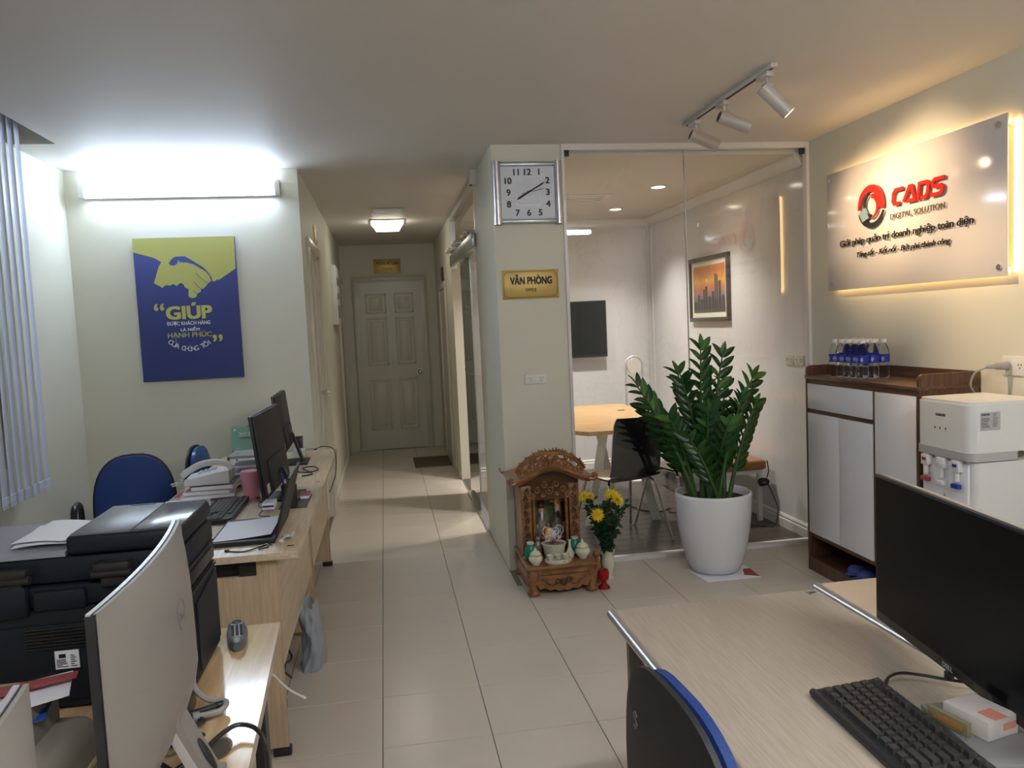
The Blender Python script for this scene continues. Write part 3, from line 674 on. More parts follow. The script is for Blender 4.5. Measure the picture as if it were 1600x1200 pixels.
M['dframe'] = mat('bronze_frame', (.06, .05, .045), .3)
obj('picture_frame', fr, M['dframe'], pc, world=True)
obj('mount', MB().box(XR-.015, XR-.008, py0+t, py1-t, pz0+t, pz1-t), mat('cream_mount', (.72, .70, .60), .6), pc, world=True)
ps = bpy.data.materials.new('sunset_print'); ps.use_nodes = True; nt = ps.node_tree; bs = nt.nodes['Principled BSDF']
tc = nt.nodes.new('ShaderNodeTexCoord'); sp = nt.nodes.new('ShaderNodeSeparateXYZ'); rp = nt.nodes.new('ShaderNodeValToRGB'); nz = nt.nodes.new('ShaderNodeTexNoise'); ad = nt.nodes.new('ShaderNodeMath'); mr = nt.nodes.new('ShaderNodeMapRange'); ml = nt.nodes.new('ShaderNodeMath')
nt.links.new(tc.outputs['Object'], sp.inputs[0]); mr.inputs[1].default_value = .09; mr.inputs[2].default_value = .45
nz.inputs['Scale'].default_value = 9; nt.links.new(tc.outputs['Object'], nz.inputs[0]); ml.operation = 'MULTIPLY_ADD'; ml.inputs[1].default_value = .09
nt.links.new(nz.outputs[0], ml.inputs[0]); nt.links.new(sp.outputs[2], ml.inputs[2]); nt.links.new(ml.outputs[0], mr.inputs[0]); nt.links.new(mr.outputs[0], rp.inputs[0])
els = rp.color_ramp.elements; els[0].position = 0; els[0].color = (.35, .17, .09, 1); els[1].position = 1; els[1].color = (.62, .22, .06, 1)
for p_, c_ in ((.08, (.08, .07, .07, 1)), (.35, (.10, .10, .12, 1)), (.5, (.30, .20, .20, 1)), (.62, (.55, .16, .09, 1)), (.82, (.75, .38, .06, 1))): e = els.new(p_); e.color = c_
nt.links.new(rp.outputs[0], bs.inputs['Base Color']); bs.inputs['Roughness'].default_value = .3
obj('print', MB().box(XR-.0165, XR-.014, py0+.075, py1-.075, pz0+.075, pz1-.075), ps, pc, world=True)
M['tower'] = mat('printed_towers', (.055, .055, .065), .4)
tb = MB()
for y0, y1, z in ((3.13, 3.17, 1.66), (3.19, 3.235, 1.78), (3.25, 3.275, 1.83), (3.285, 3.31, 1.84), (3.32, 3.37, 1.70), (3.39, 3.44, 1.66), (3.46, 3.50, 1.745), (3.51, 3.545, 1.72), (3.56, 3.60, 1.64), (3.62, 3.66, 1.68), (3.68, 3.745, 1.62)): tb.box(XR-.0172, XR-.0164, y0, y1, pz0+.10, z)
obj('printed_skyline', tb, M['tower'], pc, world=True)
obj('printed_sun', MB().cyl((XR-.0175, 3.47, 1.79), (XR-.0164, 3.47, 1.79), .016, seg=20), mat('printed_sun', (.9, .7, .3), .4), pc, world=True)
tbm = thing('meeting_table', 'golden wood table with pale legs behind the clock column', 'table', (1.72, 3.15, 0))
pts = [(1.42, 2.375), (2.06, 2.375), (2.12, 2.44), (2.16, 3.97), (2.10, 4.02), (1.40, 4.02), (1.33, 3.96), (1.34, 2.50)]
obj('table_top', MB().prism(pts, Matrix.Translation((0, 0, .722)), .028), M['tableo'], tbm, smooth=None, world=True)
for x0, y0, x1, y1 in ((1.66, 2.80, 1.50, 2.74), (1.86, 2.80, 2.02, 2.74), (1.66, 3.82, 1.50, 3.92), (1.86, 3.82, 2.02, 3.92)):
    obj('leg', MB().slab([(x0-.03, y0, .722), (x0+.03, y0, .722), (x1+.03, y1, 0), (x1-.03, y1, 0)], (0, .03, 0)), M['white'], tbm, smooth=None, world=True)
obj('leg_frame', MB().box(1.62, 1.90, 2.79, 2.83, .69, .722).box(1.62, 1.90, 3.80, 3.84, .69, .722).box(1.74, 1.78, 2.83, 3.80, .69, .722), M['white'], tbm, world=True)
obj('cable_hole', MB().cyl((2.0, 3.5, .749), (2.0, 3.5, .7515), .03), M['black'], tbm, world=True)
def shell_chair(label, loc, rz, group):
    t = thing('shell_chair', label, 'chair', loc, rz, group)
    def prof(u):  # local: +x forward; returns x,z along shell from front edge of seat to top of back
        P = [(.22, .430), (.17, .452), (.0, .445), (-.14, .440), (-.20, .462), (-.235, .53), (-.26, .66), (-.285, .78), (-.30, .865)]
        s_ = u*(len(P)-1); i = min(int(s_), len(P)-2); f = s_-i
        a, b, c, d = P[max(i-1, 0)], P[i], P[i+1], P[min(i+2, len(P)-1)]
        g = lambda k: .5*(2*b[k]+(c[k]-a[k])*f+(2*a[k]-5*b[k]+4*c[k]-d[k])*f*f+(3*b[k]-a[k]-3*c[k]+d[k])*f**3)
        return g(0), g(1)
    def fn(off):
        def f(u, v):
            x, z = prof(u); x2, z2 = prof(min(1, u+.01)); x1, z1 = prof(max(0, u-.01)); n = Vector((z2-z1, x1-x2)).normalized()
            y = (v-.5); w_ = .40*(1-.06*u)*(1-.10*max(0, (u-.93)/.07)-.08*max(0, (.05-u)/.05)); c_ = .05*(abs(y)*2)**2*(.3+.7*min(1, u*1.2))
            x += (-n[0])*-off*0; return (x+(c_ if u > .5 else 0)-off*(1 if u > .5 else 0)*.9, y*w_, z+(0 if u > .5 else c_*.4)-off*(0 if u > .5 else 1))
        return f
    obj('inner_shell', MB().grid(fn(0), 26, 8), mat_cream, t, 60)
    o_ = MB().grid(fn(.010), 26, 8)
    obj('outer_shell', o_, M['black2'], t, 60)
    for sx, sy in ((1, 1), (1, -1), (-1, 1), (-1, -1)): obj('leg', MB().tube([(sx*.06, sy*.12, .43), (sx*.13, sy*.17, .415), (sx*.16, sy*.19, .36), (sx*.25, sy*.24, .008)], .009, 10, 5).cyl((sx*.25, sy*.24, 0), (sx*.25, sy*.24, .012), .012, seg=12), M['chrome'], t)
    obj('seat_bracket', MB().box(-.1, .1, -.13, .13, .415, .43), M['chrome'], t)
    return t
M['black2'] = mat('gloss_black_shell', (.006, .006, .008), .35, spec=.3)
mat_cream = mat('cream_shell', (.66, .62, .50), .4)
shell_chair('black-backed cream shell chair nearest the glass, left of the plant', (1.62, 2.34, .0065), math.radians(106), 'shell chairs at the meeting table')
shell_chair('cream and black shell chair half hidden behind the potted plant', (2.13, 2.50, .0065), math.radians(112), 'shell chairs at the meeting table')
bn = thing('bench', 'low tan bench on white legs along the meeting room wall', 'bench', (2.58, 3.4, 0))
obj('bench_seat', MB().box(2.42, 2.74, 2.43, 4.45, .385, .455, bev=.02, seg=4), M['orange'], bn, world=True)
obj('bench_frame', MB().box(2.44, 2.72, 2.46, 4.42, .355, .385), M['white'], bn, world=True)
for x in (2.45, 2.69):
    for y in (2.47, 4.38): obj('leg', MB().box(x, x+.03, y, y+.03, .0065, .355), M['white'], bn, world=True)
cb = thing('cable_coil', 'black cable coil hanging at the near end of the tan bench', 'cable', (2.72, 2.42, .3))
pts = [(2.70+.035*math.cos(k*.9), 2.41+.012*math.sin(k*.5), .30+.018*math.sin(k*.9)+.008*math.cos(k*.37)) for k in range(40)]
obj('coil', MB().tube(pts, .006, 7, 2), M['black'], cb, world=True)
obj('loose_end', MB().tube([(2.73, 2.41, .455), (2.735, 2.40, .38), (2.72, 2.40, .31), (2.74, 2.35, .22), (2.75, 2.30, .12), (2.70, 2.27, .015), (2.62, 2.33, .012), (2.50, 2.40, .012)], .004, 7), M['black'], cb, world=True)
rl = thing('ring_stand', 'slim white hoop-topped stand with a round disc behind the meeting table', 'lamp', (2.333, 4.15, .0065))
pts = [(-.08, 0, .02), (-.08, 0, .6), (-.08, 0, 1.03)]+[(-.08*math.cos(a*PI/8), 0, 1.07+.085*math.sin(a*PI/8)) for a in range(1, 8)]+[(.08, 0, 1.03), (.08, 0, .6), (.08, 0, .02)]
obj('hoop', MB().tube(pts, .009, 10, 2), M['silver'], rl)
obj('disc', MB().cyl((0, -.015, 1.065), (0, .015, 1.065), .068, seg=32), M['white'], rl)
obj('base', MB().lathe([(0, 0), (.082, 0), (.082, .015), (.06, .022), (0, .024)]), M['white'], rl)
fc = thing('floor_cable', 'dark cable lying on the meeting room floor under the chairs', 'cable', (2.1, 2.9, .008))
obj('cable', MB().tube([(1.95, 3.3, .012), (2.0, 3.05, .012), (2.12, 2.95, .012), (2.22, 3.02, .012), (2.18, 2.9, .014), (2.3, 2.85, .012), (2.5, 2.9, .012)], .005, 7), M['black'], fc, world=True)

# ---------------------------------------------------------------- potted plant
ct = thing('floor_card', 'white card with red corner on the floor under the plant pot', 'card', (1.96, 1.46, 0))
obj('card', MB().slab([(1.785, 1.59, 0), (1.815, 1.345, 0), (2.135, 1.345, 0), (2.145, 1.57, 0)], (0, 0, .003)), M['paper'], ct, smooth=None, world=True)
obj('red_print', MB().slab([(2.06, 1.40, .003), (2.134, 1.35, .003), (2.143, 1.5, .003), (2.10, 1.5, .003)], (0, 0, .0005)), M['red'], ct, smooth=None, world=True)
PX_, PY_ = 1.95, 1.555
pt = thing('plant_pot', 'large glossy white round pot on the floor before the glass partition', 'plant pot', (PX_, PY_, .003))
obj('pot', MB().lathe([(0, 0), (.12, 0), (.145, .01), (.165, .06), (.19, .15), (.208, .26), (.218, .36), (.222, .45), (.221, .465), (.212, .47), (.202, .463), (.20, .44), (.19, .40), (0, .40)], seg=56), M['pot'], pt, 60)
def soilf(u, v):
    r = u*.198; a = v*2*PI; return (r*math.cos(a), r*math.sin(a), .425+.012*math.sin(9*a+7*u)*u*(1-u)*2+.012*(1-u))
obj('soil', MB().grid(soilf, 8, 30), M['soil'], pt)
zz = thing('zz_plant', 'tall dark green leafy plant growing in the white pot', 'plant', (PX_, PY_, .42))
def leafm(w_, m_):
    b = MB()
    def f(u, v):
        s_ = math.sin(PI*min(1, u**.8))**.75*w_*(1 if u < .97 else .5); y = (v-.5)*s_
        return (u, y, abs(v-.5)*2*s_*.22-.10*u*u)
    b.grid(f, 8, 4); return b.mesh('leaf', m_, 60)
LM = [leafm(.42, M['leaf']), leafm(.36, M['leaf']), leafm(.40, M['leafl'])]
stems = [((1.47, 1.45, 1.13), 11), ((1.58, 1.62, .98), 9), ((1.875, 1.50, 1.32), 11), ((2.02, 1.53, 1.27), 10), ((2.215, 1.55, 1.13), 10), ((2.17, 1.45, .97), 9), ((1.73, 1.42, 1.13), 10), ((1.65, 1.42, .93), 8), ((1.84, 1.34, .98), 9), ((2.06, 1.38, 1.02), 9), ((1.95, 1.32, .90), 8), ((2.10, 1.70, 1.07), 8), ((1.80, 1.68, 1.17), 9), ((1.96, 1.66, 1.12), 9), ((1.74, 1.36, .82), 7)]
rnd = random.Random(5)
for si, (tip, npair) in enumerate(stems):
    tip = Vector(tip); a = rnd.uniform(0, 2*PI); bx_ = Vector((PX_+.07*math.cos(a)*.8+(tip.x-PX_)*.18, PY_+.06*math.sin(a)+(tip.y-PY_)*.2, .42))
    mid = (bx_+tip)/2+Vector((-(tip.x-bx_.x)*.16, -(tip.y-bx_.y)*.15, .03))
    cv = lambda t: (1-t)**2*bx_+2*t*(1-t)*mid+t*t*tip
    st = obj('stem', MB().tube([cv(k/8) for k in range(9)], .015, 8, 2, r1=.004), M['stem'], zz, 60, world=True)
    axis_side = Vector((rnd.uniform(.6, 1), rnd.uniform(-.7, .7), 0))
    pw = WM[zz.name]
    for k in range(npair):
        t = .30+.68*k/(npair-1); p = cv(t); d = (cv(min(1, t+.02))-cv(t-.02)).normalized()
        side = (axis_side-d*axis_side.dot(d)).normalized()
        for s_ in (-1, 1):
            ld = (side*s_*.80+d*(.62+.25*t)+Vector((0, 0, .08))).normalized()
            L = (.115-.03*abs(t-.6))*rnd.uniform(.9, 1.12)
            up = d.cross(side).normalized()
            if up.y > 0: up = -up
            up = (up+d*.9+Vector((rnd.uniform(-.25, .25), rnd.uniform(-.25, .25), .2))).normalized()
            yv = up.cross(ld).normalized(); zv = ld.cross(yv)
            me = LM[rnd.choice((0, 0, 1, 2 if t > .75 else 0))]
            o = bpy.data.objects.new('leaf', me); col.objects.link(o); o.parent = st
            o.matrix_local = pw.inverted() @ frame_m(p, ld, yv, zv) @ Matrix.Diagonal((L, L, L, 1))
    o = bpy.data.objects.new('leaf', LM[2]); col.objects.link(o); o.parent = st
    d = (cv(1)-cv(.95)).normalized(); yv = Vector((0, -.3, 1)).cross(d).normalized()
    o.matrix_local = pw.inverted() @ frame_m(cv(1), d, yv, d.cross(yv)) @ Matrix.Diagonal((.085, .085, .085, 1))

# ---------------------------------------------------------------- cabinet, bottles, dispenser
cbn = thing('cabinet', 'white cabinet with walnut frame and raised rim below the sign', 'cabinet', (2.62, .92, 0))
cx0, cy0, cy1 = 2.467, .433, 1.408; zt = 1.135
bd = MB(); bd.box(cx0, XR-.003, cy1-.018, cy1, 0, zt-.018).box(cx0, XR-.003, cy0, cy0+.018, 0, zt-.018).box(cx0+.003, XR-.003, .762, .780, .225, zt-.018).box(XR-.011, XR-.003, cy0, cy1, .05, zt-.018)
bd.box(cx0+.01, XR-.003, cy0+.018, cy1-.018, .20, .222).box(cx0+.02, XR-.003, cy0+.018, cy1-.018, .06, .077).box(cx0+.006, XR-.003, .78, cy1-.018, .925, .943)
obj('body', bd, M['walnutz'], cbn, world=True)
obj('kick_board', MB().box(cx0+.002, cx0+.018, cy0+.018, cy1-.018, 0, .077), M['walnutz'], cbn, world=True)
obj('cabinet_top', MB().box(cx0-.006, XR-.003, cy0-.002, cy1+.002, zt-.018, zt, bev=.002).box(cx0+.004, cx0+.018, cy0+.018, cy1-.018, zt-.045, zt-.018), M['walnut'], cbn, world=True)
def rimp(y, m_=None):
    p = [(cx0, zt-.0), (XR-.003, zt), (XR-.003, zt+.057), (cx0+.02, zt+.057), (cx0+.006, zt+.05), (cx0, zt+.037)]
    return MB().prism([(a, b) for a, b in p], frame_m((0, y, 0), (1, 0, 0), (0, 0, 1), (0, 1, 0)), .017)
obj('side_rim', rimp(cy1-.017), M['walnutz'], cbn, smooth=None, world=True); obj('side_rim', rimp(cy0), M['walnutz'], cbn, smooth=None, world=True)
obj('back_rim', MB().box(XR-.017, XR-.003, cy0+.017, cy1-.017, zt, zt+.057), M['walnut'], cbn, world=True)
g = .002
obj('drawer', MB().box(cx0-.002, cx0+.016, .782+g, cy1-.020-g, .945+g, 1.090, bev=.001), M['lam'], cbn, world=True)
for a, b in ((.782, 1.076), (1.079, cy1-.020)): obj('door', MB().box(cx0-.002, cx0+.016, a+g*.3, b-g*.3, .226, .923, bev=.001), M['lam'], cbn, world=True)
obj('door', MB().box(cx0-.002, cx0+.016, cy0+.02, .760, .226, 1.090, bev=.001), M['lam'], cbn, world=True)
for nm, (x, y, r_) in (('a', (2.56, 1.02, .2)), ('b', (2.55, .91, -.15))):
    s = thing('slipper', 'dark blue slipper on the bottom shelf of the white cabinet, '+('left one' if nm == 'a' else 'right one'), 'shoe', (x, y, .079), r_, 'blue slippers in the cabinet base')
    obj('sole', MB().sph((0, 0, .012), 1, (.12, .045, .012), 16), M['navy'], s); obj('strap', MB().sph((-.04, 0, .025), 1, (.05, .046, .03), 14), M['navy'], s)
bt = thing('water_bottle', '', 'bottle', (0, 0, 0), 0, 'water bottles packed on the cabinet top')
M['bottle'] = mat('bottle_plastic', (.95, .97, 1), .05, trans=1, ior=1.2)
obj('bottle_body', MB().lathe([(0, .002), (.022, .0), (.029, .008), (.030, .03), (.0285, .04), (.030, .05), (.0285, .062), (.030, .07), (.030, .125), (.028, .145), (.018, .172), (.0125, .182), (.0125, .196), (0, .196)], seg=20), M['bottle'], bt, 60)
obj('bottle_label', MB().lathe([(.0308, .078), (.0308, .122)], seg=20), M['lblue'], bt) if False else None
lbm = MB(); rg = [[lbm.bm.verts.new((.0309*math.cos(2*PI*k/20), .0309*math.sin(2*PI*k/20), z)) for k in range(20)] for z in (.082, .122)]
for k in range(20): lbm.bm.faces.new((rg[0][k], rg[0][(k+1) % 20], rg[1][(k+1) % 20], rg[1][k]))
obj('bottle_label', lbm, M['lblue'], bt, 60)
obj('bottle_cap', MB().cyl((0, 0, .186), (0, 0, .204), .0145, seg=18), M['white'], bt)
lmk = MB()
for a in (PI, PI+.9, PI-.9):
    for z, w_ in ((.108, .011), (.100, .014), (.092, .008)):
        lmk.box(-w_/2, w_/2, -.0002, .0002, z-.0018, z+.0018, mat=Matrix.Rotation(a-PI/2, 4, 'Z') @ Matrix.Translation((0, .0312, 0)))
obj('label_print', lmk, M['inkw'], bt)
first = True; pos = [(c, r) for r in range(3) for c in range(5)]
rown = ('front', 'middle', 'back'); coln = ('left end', 'second from left', 'centre', 'second from right', 'right end')
for c, r in pos:
    p = (2.545+r*.063, 1.235-c*.064+(r*.004), zt+.0006)
    lab = 'small water bottle with blue label, %s row, %s' % (rown[r], coln[c])
    if first: bt.location = p; bt['label'] = lab; first = False
    else: dup(bt, p, label=lab)
wd = thing('water_dispenser', 'white water dispenser with three taps right of the cabinet', 'water dispenser', (2.56, .18, 0))
dx0, dx1, dy0, dy1, dz = 2.385, 2.72, .015, .345, 1.105
def rounded(x0, x1, y0, y1, r, n=6):
    P = []
    for cx_, cy_, a0 in ((x0+r, y0+r, PI), (x1-.01, y0+.01, 1.5*PI), (x1-.01, y1-.01, 0), (x0+r, y1-r, .5*PI)):
        rr = r if cx_ < (x0+x1)/2 else .01
        for k in range(n+1): a = a0+k/n*PI/2; P.append((cx_+rr*math.cos(a), cy_+rr*math.sin(a)))
    return P
ds = MB().prism(rounded(dx0+.02, dx1, dy0, dy1, .03), Matrix.Translation((0, 0, .02)), .84)
obj('body', ds, M['white'], wd, 30, world=True)
obj('upper_housing', MB().prism(rounded(dx0, dx1, dy0-.004, dy1+.004, .045), Matrix.Translation((0, 0, .90)), dz-.90-.012).prism(rounded(dx0+.006, dx1, dy0+.002, dy1-.002, .045), Matrix.Translation((0, 0, dz-.012)), .012), M['white'], wd, 30, world=True)
obj('grey_band', MB().prism(rounded(dx0-.004, dx1-.12, dy0-.006, dy1+.006, .045), Matrix.Translation((0, 0, .865)), .035), M['silver'], wd, 30, world=True)
obj('tap_recess', MB().box(dx0+.012, dx0+.03, dy0+.03, dy1-.03, .50, .85, bev=.004), M['lam'], wd, world=True)
for y, mt in ((.277, M['red']), (.183, M['lam']), (.092, M['lblue'])):
    tp = obj('tap', MB().box(dx0-.012, dx0+.02, y-.022, y+.022, .815, .862, bev=.004).cyl((dx0+.0, y, .815), (dx0, y, .775), .010, seg=14), M['white'], wd, world=True)
    obj('tap_button', MB().box(dx0-.014, dx0-.012, y-.012, y+.012, .835, .848), mt, tp, world=True)
    obj('tap_lever', MB().box(dx0-.016, dx0+.006, y-.021, y+.021, .745, .765, bev=.004), mt, tp, world=True)
obj('warning_triangle', MB().prism([(-.20, .675), (-.16, .675), (-.18, .71)], SG(dx0+.0125), .001), M['yel'], wd, smooth=None, world=True)
obj('drip_tray', MB().box(dx0-.03, dx0+.03, dy0+.04, dy1-.04, .48, .50, bev=.004), M['silver'], wd, world=True)
text('lettering', 'KAROFI', M['ink'], wd, (dx0-.001, .215, 1.036), Yn, Z_, .055, .012, .001, .02)
bi = MB()
for y in (.222, .192, .158): bi.sph((dx0-.0005, y, .985), .0045, (.3, 1, 1), 8)
obj('indicator_icons', bi, M['ink'], wd, world=True)
obj('rating_label', MB().box(2.425, 2.515, dy0-.0055, dy0-.004, .992, 1.066), M['silver'], wd, world=True)
text('lettering', 'KAROFI', M['ink'], wd, (2.43, dy0-.006, 1.052), X_, Z_, .035, .009, .0005, .02)
lb = MB()
for k in range(7): lb.box(2.43, 2.455+random.random()*.012, dy0-.0062, dy0-.0055, 1.040-k*.006, 1.042-k*.006).box(2.48, 2.495+random.random()*.012, dy0-.0062, dy0-.0055, 1.056-k*.008, 1.058-k*.008)
obj('label_print', lb, M['ink'], wd, world=True)
# ---------------------------------------------------------------- carved household shrine
sh = thing('shrine', 'carved brown wooden shrine standing on the floor against the column', 'shrine', (.99, 1.6, 0))
SX0, SX1, SY0, SY1 = .80, 1.185, 1.385, 1.84
obj('base_board', MB().box(SX0-.008, SX1+.008, SY0-.008, SY1, .150, .168, bev=.004).box(SX0+.004, SX1-.004, SY0+.004, SY1-.01, .105, .150, bev=.003), M['rose'], sh, world=True)
obj('drawer_front', MB().box(SX0+.08, SX1-.08, SY0-.003, SY0+.01, .120, .142, bev=.002), M['rose'], sh, world=True)
ap = [(0, 0), (.03, -.004), (.045, -.032), (.075, -.024), (.10, -.042), (.13, -.036), (.155, -.05), (.18, -.042), (.205, -.05), (.23, -.036), (.26, -.042), (.285, -.024), (.315, -.032), (.33, -.004), (.36, 0), (.36, .045), (0, .045)]
obj('carved_apron', MB().prism([(SX0+.012+a, .072+b) for a, b in ap], XZ(SY0-.004), .016), M['rose'], sh, smooth=None, world=True)
ap2 = [(SY0+.02+a*1.16, .072+b) for a, b in ap]
obj('side_apron', MB().prism(ap2, YZ(SX0+.002), .014), M['rose'], sh, smooth=None, world=True)
obj('side_apron', MB().prism(ap2, YZ(SX1-.016), .014), M['rose'], sh, smooth=None, world=True)
def spiral(b, c, r, turns, a0, s_, rad, y, tail=None):
    pts = []
    for k in range(int(turns*10)+1):
        t = k/10; a = a0+s_*t*2*PI; rr = r*(1-.8*t/turns); pts.append((c[0]+rr*math.cos(a), y-.003*(1-t/turns), c[1]+rr*math.sin(a)))
    if tail: pts = [(tail[0], y, tail[1])]+pts
    b.tube(pts, rad, 6, 2)
rel = MB(); ac = (SX0+SX1)/2
for s_ in (-1, 1):
    rel.tube([(ac+s_*.028, SY0-.006, .075), (ac+s_*.07, SY0-.008, .058), (ac+s_*.10, SY0-.008, .085), (ac+s_*.125, SY0-.006, .096)], .004, 6, 4)
    spiral(rel, (ac+s_*.032, .085), .018, 1.2, 0, s_, .0035, SY0-.007)
rel.sph((ac, SY0-.004, .075), 1, (.022, .008, .022), 12)
obj('relief_carving', rel, M['rosed'], sh, world=True)
for x, sx in ((SX0+.03, -1), (SX1-.03, 1)):
    for y in (SY0+.025, SY1-.035):
        b = MB(); b.lathe([(.022, 0), (.034, .006), (.036, .022), (.026, .036), (.024, .055), (.034, .085), (.038, .11), (.034, .14)], (x+sx*.004, y, 0), 16)
        obj('claw_foot', b, M['rose'], sh, 60, world=True)
BX0, BX1, BY0, BY1 = .808, 1.150, 1.60, 1.83
for x0 in (BX0, BX1-.060):
    po_ = obj('carved_post', MB().box(x0, x0+.060, BY0, BY0+.018, .168, .575, bev=.003), M['rose'], sh, world=True)
    b = MB()
    for k in range(9):
        z = .205+k*.042; s_ = 1 if k % 2 else -1
        spiral(b, (x0+.030, z), .016, 1.1, PI/2, s_, .0042, BY0-.002, (x0+.030-s_*.014, z+.022))
    obj('scroll_carving', b, M['rosed'], po_, world=True)
    obj('turned_column', MB().lathe([(.014, 0), (.016, .01), (.010, .03), (.010, .33), (.016, .345), (.014, .36)], (x0+(.075 if x0 < 1 else -.015), BY0+.012, .172), 12), M['rose'], sh, world=True)
for x in (BX0, BX1-.014): 
    sw = obj('side_wall', MB().box(x, x+.014, BY0+.018, BY1, .168, .56), M['rose'], sh, world=True)
obj('back_wall', MB().box(BX0, BX1, BY1-.012, BY1, .168, .57), M['rosed'], sh, world=True)
hd = MB(); n = 14; a_, b_ = [], []
roofz = lambda t: .592+.075*(math.cos(PI*t)+1)/2
hp = [(BX0+.0, .488)]+[(BX1-.0, .488)]+[(.979+.171*(1-2*k/n), roofz(.78*(1-2*k/n))-.004) for k in range(n+1)]
obj('header_panel', MB().prism(hp, XZ(BY0+.004), .012), M['rosed'], sh, smooth=None, world=True)
b = MB()
for k, (x, z, r) in enumerate(((.86, .525, .024), (.905, .545, .020), (.945, .575, .022), (.979, .545, .026), (1.015, .575, .022), (1.055, .545, .020), (1.10, .525, .024), (.88, .505, .013), (1.078, .505, .013), (.94, .520, .014), (1.02, .520, .014))):
    spiral(b, (x, z), r, 1.4, k, 1 if k % 2 else -1, .0050, BY0-.001)
obj('header_scrolls', b, M['rose'], sh, world=True)
# roof: curved moulding swept in depth
N = 20; T = [k/N*2-1 for k in range(N+1)]
def roofp(half, zo, th): return [(.979+half*t, roofz(t)+zo) for t in T]+[(.979+half*t, roofz(t)+zo+th) for t in reversed(T)]
obj('roof', MB().prism(roofp(.225, 0, .020), XZ(1.53), .30).prism(roofp(.235, .018, .016), XZ(1.50), .34), M['rose'], sh, 30, world=True)
for s_ in (-1, 1):
    b = MB(); x = .979+s_*.232; b.tube([(x-s_*.02, 1.50, .618), (x+s_*.006, 1.495, .612), (x+s_*.016, 1.495, .628), (x+s_*.010, 1.497, .642), (x-s_*.002, 1.50, .634)], .011, 8, 4)
    b.tube([(x-s_*.02, 1.84, .618), (x+s_*.006, 1.845, .620), (x+s_*.022, 1.85, .65)], .011, 8, 4, r1=.005)
    obj('roof_scroll', b, M['rose'], sh, world=True)
cr = MB(); rr_ = random.Random(3); yc_ = 1.565
for k in range(31):       # flame border
    t = -1+2*k/30; a = PI/2-t*1.28; R0 = .150; c = Vector((.979+R0*1.33*math.cos(a), yc_, .628+R0*math.sin(a)*.93)); L = .016+.010*(1-abs(t))+rr_.uniform(-.006, .008)
    d = Vector((math.cos(a+.22*(1 if t < 0 else -1)), 0, math.sin(a+.22*(1 if t < 0 else -1)))); nn = Vector((-d.z, 0, d.x))
    P_ = [c-d*.012-nn*.008, c+d*L*.35-nn*.010, c+d*L+nn*.003, c+d*L*.4+nn*.008, c-d*.012+nn*.008]
    cr.prism([(p.x, p.z) for p in P_], XZ(yc_-.006), .014)
obj('flame_border', cr, M['rose'], sh, smooth=None, world=True)['kind'] = 'stuff'
cr = MB()
for R0, rad in ((.142, .0085), (.112, .0065)):
    cr.tube([(.979+R0*1.33*math.cos(a), yc_, .632+R0*.93*math.sin(a)) for a in [PI*(.06+.88*k/16) for k in range(17)]], rad, 8, 2)
for s_ in (-1, 1):
    for (dx, z, r) in ((.038, .738, .018), (.062, .702, .024), (.104, .694, .022), (.145, .662, .020), (.092, .737, .017), (.165, .680, .013), (.128, .718, .015), (.050, .772, .014), (.03, .705, .012), (.078, .762, .012), (.085, .680, .012), (.178, .652, .012)):
        spiral(cr, (.979+s_*dx, z), r, 1.3, rr_.uniform(0, 6), s_, .0058, yc_-.004)
    cr.tube([(.979+s_*.02, yc_-.006, .70), (.979+s_*.06, yc_-.012, .672), (.979+s_*.11, yc_-.01, .668), (.979+s_*.155, yc_-.006, .640), (.979+s_*.185, yc_, .655)], .010, 8, 4, r1=.004)
cr.sph((.979, yc_-.002, .730), 1, (.026, .014, .028), 14).sph((.979, yc_-.006, .690), 1, (.020, .016, .022), 12)
obj('dragon_crest', cr, M['rose'], sh, world=True)
